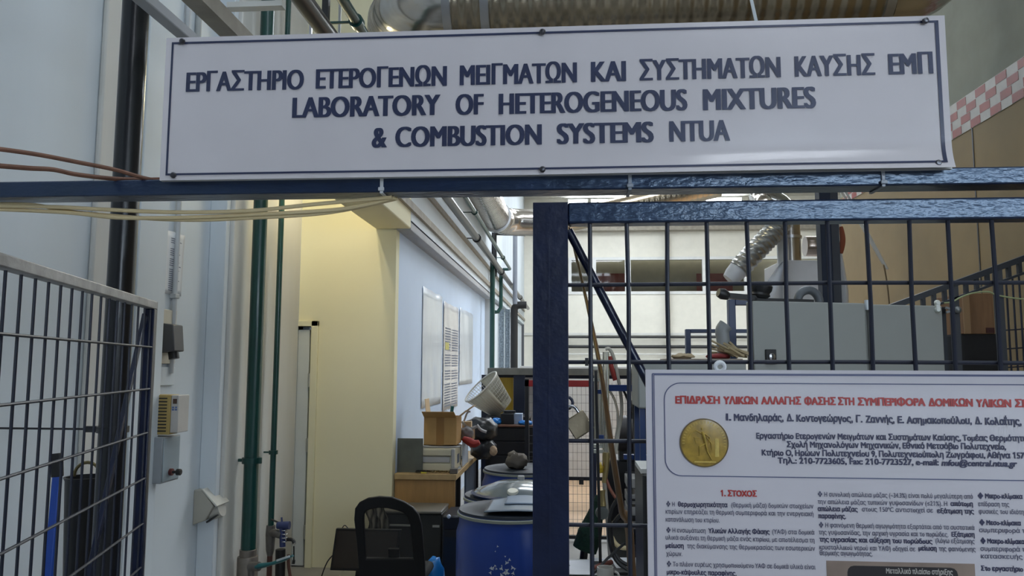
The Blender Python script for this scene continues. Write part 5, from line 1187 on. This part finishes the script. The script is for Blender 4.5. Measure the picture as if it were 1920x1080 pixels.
p0 = [S(1770,568,ys_-.03), S(1785,566,ys_-.03), S(1800,558,ys_-.03), S(1822,550,ys_-.03), S(1852,547,ys_-.03), S(1872,554,ys_-.03), S(1925,561,ys_-.03), S(1992,556,ys_-.03)]
tag(B().tube(chain(p0), .0045, 6).make('earth_wire', mat('yellow_green_wire', (.34,.38,.20), .5)), 'thin yellow-green wire strung along the sloped guard', 'wire')
q = CM @ Vector((cl-.03, -.006, zc_-.01)); 
b = B(); b.lathe([(.008,-.010),(.0125,-.003),(.0125,.003),(.008,.010)], (q.x, q.y, q.z+.016), 14, Matrix.Rotation(R(90),3,'X')); b.lathe([(.008,-.010),(.0125,-.003),(.0125,.003),(.008,.010)], (q.x, q.y, q.z-.014), 14, Matrix.Rotation(R(90),3,'X')); b.box(q.x-.008, q.x+.008, q.y-.008, q.y+.008, q.z-.02, q.z+.02)
tag(b.make('white_insulator', mat('white_ceramic', (.62,.64,.58), .3)), 'white insulator clip on the upper right corner of the narrow cabinet', 'clip')
b = B(); q = S(1788, 581, ys_-.03)
b.beam((q.x-.04, q.y, q.z+.012), (q.x+.03, q.y, q.z-.01), .012, .012).beam((q.x-.04, q.y, q.z-.014), (q.x+.03, q.y, q.z+.012), .012, .012).ball((q.x+.02, q.y, q.z), .02, seg=10)
tag(b.make('pipe_clip', mat('grey_clip_metal', (.22,.23,.23), .4, .5)), 'grey crossed clip on the left post of the sloped guard', 'clip')
m_str = mat('white_string', (.62,.60,.55), .6)
for k, (a, b_) in enumerate((((1590,380),(1656,495)), ((1597,380),(1664,505)))):
    p = at(*a, 5.6); q = at(*b_, 5.6)
    tag(B().tube([p + (p-q)*((ZC-p.z)/(p.z-q.z)), p, q], .008, 6).make('white_rope', m_str), ('left' if k == 0 else 'right') + ' of two white ropes slanting across the tan partition', 'rope', 'white ropes')
tag(B().tube(chain([at(1657,497,5.6), at(1663,530,5.6), at(1668,580,5.6), at(1668,640,5.6), at(1668,700,5.6)]), .005, 6).make('brown_string', mat('brown_twine', (.16,.11,.06), .8)), 'thin brown string hanging from the end of the white ropes', 'string')

# ================================================================== BACK FENCE, WHITE PARTITION AND BENCH APPARATUS
yf = 8.0; F = lambda x, y, Y=yf: at(x, y, Y)
bf = thing('back_fence', 'low wire mesh fence with red top bar across the hall behind the mesh panel', 'fence', (F(1090,900).x, yf, 0))
f0, f1 = F(984, 800).x, F(1215, 800).x
B().box(f0, F(1108,714).x, yf, yf+.04, F(0,719).z, F(0,708).z).make('red_bar', mat('red_bar_paint', (.36,.02,.02), .4), bf)
for y in (882, 986): B().box(f0, f1, yf, yf+.03, F(0,y+3).z, F(0,y-3).z).make('bar', m_dark, bf)
B().box(F(1108,700).x, F(1117,700).x, yf-.01, yf+.05, 0, F(0,700).z).make('post', mat('navy_post_paint', (.01,.016,.04), .5), bf)
for x in (f0, f1-.04): B().box(x, x+.04, yf, yf+.04, 0, F(0,706).z).make('post', m_dark, bf)
B().box(F(1081,0).x, F(1089,0).x, yf-.02, yf, F(0,892).z, F(0,882).z).make('latch', m_dark, bf)
wr = B(); x = f0
while x < f1: wr.tube([(x, yf+.02, F(0,985).z), (x, yf+.02, F(0,712).z)], .0018, 5); x += .0445
z = F(0,985).z
while z < F(0,715).z: wr.tube([(f0, yf+.02, z), (f1, yf+.02, z)], .0018, 5); z += .083
wr.make('wire_mesh', mat('grey_wire', (.16,.16,.16), .5), bf)
yw = 12.2
tag(B().box(at(975,800,yw).x, at(1330,800,yw).x, yw, yw+.5, 0.006, at(0,700,yw).z+.15).make('white_cupboard', mat('white_cupboard_paint', (.70,.71,.70), .5), bevel=.01), 'long white cupboard standing behind the low wire fence', 'cupboard')
# bench with papers
zt_b = .78; yb0, yb1 = 3.42, 4.05
t0 = at(1060, 1060, 3.7).x; t1 = at(1300, 1060, 3.7).x
bt2 = thing('work_table', 'pale work table with papers behind the mesh panel', 'table', ((t0+t1)/2, yb0, 0))
B().box(t0, t1, yb0, yb1, zt_b-.03, zt_b).make('table_top', mat('grey_table_top', (.34,.34,.32), .45), bt2, bevel=.004)
for x in (t0+.03, t1-.03):
    for y in (yb0+.03, yb1-.03): B().box(x-.02, x+.02, y-.02, y+.02, 0, zt_b-.03).make('leg', m_dark, bt2)
for k, (cx, cyy, w, d, rz, lb) in enumerate(((1120,1050,.28,.2,.25,'rear loose white paper on the work table'), (1150,1056,.26,.19,-.2,'second loose white paper on the work table, turned to the right'), (1098,1074,.2,.15,.05,'front white paper on the work table beside the mug'), (1180,1060,.16,.2,.1,'white paper on the work table under the black cables'))):
    q = at_z(cx, cyy, zt_b)
    tag(B().cbox((q.x, min(max(q.y, yb0+.12), yb1-.12), zt_b+.003+.004*k), (w, d, .003), (0, 0, rz)).make('loose_paper', mat('bright_paper', (.74,.75,.78), .6)), lb, 'paper', 'papers on the work table')
q = at(1135, 1076, 3.5)
mg_ = thing('mug', 'white mug on the work table at the bottom edge', 'mug', (q.x, 3.5, zt_b+.015))
B().lathe([(.034,0),(.036,.005),(.036,.085),(.032,.085),(.031,.01)], (q.x, 3.5, zt_b+.015), 24, cap=False).make('cup', mat('white_glaze', (.6,.58,.53), .25), mg_)
B().tube(arc((q.x+.036, 3.5, zt_b+.058), (1,0,0), (0,0,1), .024, -80, 80, 8), .005, 8).make('handle', mat('white_glaze_handle', (.6,.58,.53), .25), mg_)
q0, q1 = at_z(1112, 1068, zt_b+.03), at_z(1146, 1054, zt_b+.03)
tag(B().tube([q0, q0.lerp(q1,.5), q1], [.014,.017,.012], 10).make('red_brush', mat('red_brown_bristle', (.17,.05,.035), .8)), 'red brown brush lying on the papers', 'brush')
# glass burner apparatus
ya = 3.85; A_ = lambda x, y, Y=ya: at(x, y, Y)
m_gl = mat('pale_glass', (.72,.72,.64), .12, trans=.75, var=.05); m_brs = mat('brass_fittings', (.42,.32,.14), .35, .7, var=.2); m_bclamp = mat('blue_clamp', (.008,.035,.16), .4)
ap = thing('glass_apparatus', 'tall glass burner column with blue clamps and brass fittings on the work table', 'apparatus', (A_(1130,1000).x, ya, zt_b))
for x, r_, y0, y1 in ((1121,.019,700,828), (1128,.010,690,840), (1136,.016,660,850)): B().cyl(A_(x,y1), A_(x,y0), r_, n=16).make('glass_tube', m_gl, ap)
for y in (676, 690, 712, 836, 846): B().cyl(A_(1121,y+3), A_(1121,y-3), .028, n=16).make('glass_joint', mat('frosted_joint', (.52,.52,.46), .3), ap)
B().box(A_(1112,0).x, A_(1127,0).x, ya-.05, ya-.02, A_(0,731).z, A_(0,724).z).make('clamp', m_bclamp, ap)
B().box(A_(1134,0).x, A_(1186,0).x, ya-.06, ya-.03, A_(0,726).z, A_(0,715).z).make('clamp', m_bclamp, ap)
B().box(A_(1112,0).x, A_(1125,0).x, ya-.05, ya-.02, A_(0,810).z, A_(0,803).z).make('clamp', m_bclamp, ap)
B().box(A_(1160,0).x, A_(1205,0).x, ya-.02, ya+.02, A_(0,846).z, A_(0,838).z).make('clamp', m_bclamp, ap)
B().beam((A_(1187,0).x, ya-.03, zt_b), A_(1187,700,ya-.03), .03, .02).make('stand_rod', m_dark, ap)
B().box(A_(1112,0).x-.02, A_(1187,0).x+.04, ya-.1, ya+.1, zt_b, zt_b+.015).make('stand_base', m_dark, ap)
B().beam((A_(1117,0).x, ya-.05, zt_b+.015), A_(1117,695,ya-.05), .014, .014).make('stand_rod', m_dark, ap)
B().tube(chain([A_(1143,668), A_(1147,690), A_(1154,713)]), .012, 8).make('red_tube', mat('red_rubber', (.30,.03,.02), .5), ap)
B().tube(chain([A_(1135,655), A_(1143,655), A_(1152,675), A_(1160,715), A_(1165,750), A_(1165,780), A_(1159,815), A_(1154,850)]), .0085, 8).make('white_hose', mat('silicone_hose', (.48,.45,.38), .4), ap)
B().tube(chain([A_(1143,733), A_(1153,752), A_(1159,785), A_(1153,830)]), .006, 8).make('thin_hose', m_gl, ap)
B().tube(chain([A_(1166,726), A_(1177,750), A_(1186,785)]), .006, 8).make('black_hose', m_blk, ap)
B().tube([A_(1137,848), A_(1136,880), A_(1133,905)], [.02,.014,.012], 12).make('brass_column', m_brs, ap)
yv = B(); yv.lathe([(.008,-.01),(.026,-.008),(.026,.008),(.008,.01)], A_(1126,877), 8, Matrix.Rotation(R(80),3,'Y')); yv.cyl(A_(1126,877), A_(1133,876), .008, n=8)
yv.make('valve_wheel', mat('yellow_valve', (.62,.42,.02), .4), ap)
B().tube([A_(1133,900), A_(1138,960), A_(1144,1040)], .011, 10).make('down_tube', mat('pale_metal_tube', (.42,.39,.33), .4, .3), ap)
B().tube([A_(1128,918), A_(1129,930), A_(1130,948)], [.022,.016,.02], 12).make('union_fitting', m_brs, ap)
B().lathe([(.03,-.02),(.033,.0),(.03,.02)], A_(1129,961), 20, Matrix.Rotation(R(90),3,'X')).make('pressure_gauge', mat('gauge_face', (.16,.17,.16), .3), ap)
B().tube(chain([A_(1136,897), A_(1143,915), A_(1152,930), A_(1158,938)]), .008, 8).make('copper_hose', mat('copper_red', (.28,.09,.05), .4), ap)
B().tube(chain([A_(1146,1005), A_(1153,1018), A_(1163,1026), A_(1175,1028)]), .011, 8).make('cream_hose', m_cable, ap)
tag(B().tube(chain([A_(1165,925,ya-.2), A_(1147,955,ya-.2), A_(1142,1000,ya-.2), A_(1152,1045,ya-.2), A_(1180,1070,ya-.2), at(1230,1085,ya-.2)]), .009, 8).make('black_cable', m_blk), 'left of two black cables looping in front of the glass apparatus', 'cable', 'black cables by the apparatus')
tag(B().tube(chain([A_(1168,960,ya-.17), A_(1150,982,ya-.17), A_(1147,1010,ya-.17), A_(1157,1045,ya-.17), A_(1185,1063,ya-.17), at(1230,1078,ya-.17)]), .009, 8).make('black_cable', m_blk), 'right of two black cables looping in front of the glass apparatus', 'cable', 'black cables by the apparatus')
tag(B().tube([at_z(1108,1080,zt_b+.05), A_(1140,1046,ya-.24), A_(1172,1018,ya-.24)], .006, 8).make('black_rod', m_blk), 'thin black rod slanting over the papers on the work table', 'rod')
# dark machine behind the apparatus, green brush bag, trays, black unit
ym_ = 4.5; Mq = lambda x, y: at(x, y, ym_)
dm = thing('dark_machine', 'dark machine block with round motor behind the glass apparatus', 'machine', (Mq(1160,1000).x, ym_, 0))
B().box(Mq(1126,0).x, Mq(1192,0).x, ym_, ym_+.3, Mq(0,955).z, Mq(0,848).z).make('body', m_dark, dm, bevel=.01)
B().cyl(Mq(1158,812), Mq(1200,812), .10, n=24).make('motor', mat('brown_black_motor', (.03,.024,.024), .45), dm)
B().box(Mq(1152,0).x, Mq(1198,0).x, ym_-.02, ym_+.1, Mq(0,848).z, Mq(0,826).z).make('motor_bracket', m_dark, dm)
B().ball((Mq(1194,756).x, ym_, Mq(0,756).z), .045, 1, 1, 1.3, 12).make('knob', m_dark, dm)
B().cyl((Mq(1194,0).x, ym_, Mq(0,790).z), (Mq(1194,0).x, ym_, Mq(0,760).z), .02).make('stem', m_dark, dm)
B().box(Mq(1135,0).x, Mq(1185,0).x, ym_+.05, ym_+.28, 0, Mq(0,955).z).make('pedestal', mat('grey_green_pedestal', (.20,.20,.17), .6, var=.2), dm)
g = chain([at(1124,930,4.2), at(1116,965,4.2), at(1106,1000,4.2), at(1096,1030,4.2)], 5)
gbz = at(1096,1045,4.2).z
gbx = thing('green_brush', 'dark green bristly brush leaning against the work table', 'brush', (at(1096,1040,4.2).x, 4.2, 0))
B().tube(g, [.02+.045*min(1, i/10) for i in range(len(g))], 14).make('bristle_head', mat('dark_green_bristle', (.006,.03,.018), .9, var=.4, vscale=30, bump=.6, bscale=60), gbx)
B().tube([g[-1], (g[-1].x-.1, 4.2, 0)], .02, 8).make('stick', m_dark, gbx)
for k, y in enumerate((905, 935, 958, 985)):
    q = at(1190, y, 4.1); 
    tag(B().box(at(1176,y,4.1).x, at(1196,y,4.1).x, 4.1, 4.3, q.z-.0285, q.z+.02).make('grey_tray', mat('pale_grey_tray', (.36,.35,.34), .5), bevel=.003), ('topmost', 'second from top', 'third from top', 'lowest')[k] + ' of the pale grey trays in the dark rack beside the poster', 'tray', 'grey trays')
tr = thing('tray_rack', 'black rack holding the pale grey trays beside the poster', 'rack', (at(1186,1000,4.1).x, 4.1, 0))
B().box(at(1176,0,4.1).x-.02, at(1196,0,4.1).x+.1, 4.32, 4.36, 0, at(0,880,4.1).z).make('back_plate', m_dark, tr)
for y in (905, 935, 958, 985): B().box(at(1176,0,4.1).x-.02, at(1196,0,4.1).x+.1, 4.08, 4.32, at(0,y,4.1).z-.04, at(0,y,4.1).z-.03).make('shelf', m_dark, tr)
yk = 2.5
bu = thing('black_cabinet', 'black cabinet behind the left edge of the poster', 'cabinet', (at(1230,1000,yk).x, yk, 0))
zk = at(1200, 890, yk).z
B().box(at(1193,0,yk).x, at(1330,0,yk).x, yk, yk+.3, .02, zk).make('body', m_dark, bu, bevel=.006)
B().box(at(1193,0,yk).x+.02, at(1330,0,yk).x-.02, yk-.012, yk, .06, zk-.03).make('door', m_blk, bu, bevel=.004)
tag(B().cbox(((at(1191,0,yk).x+at(1300,0,yk).x)/2, yk+.13, zk+.008), (at(1300,0,yk).x-at(1191,0,yk).x, .22, .014)).make('white_board', mat('white_card', (.66,.66,.64), .6)), 'white card lying on the black cabinet', 'board')
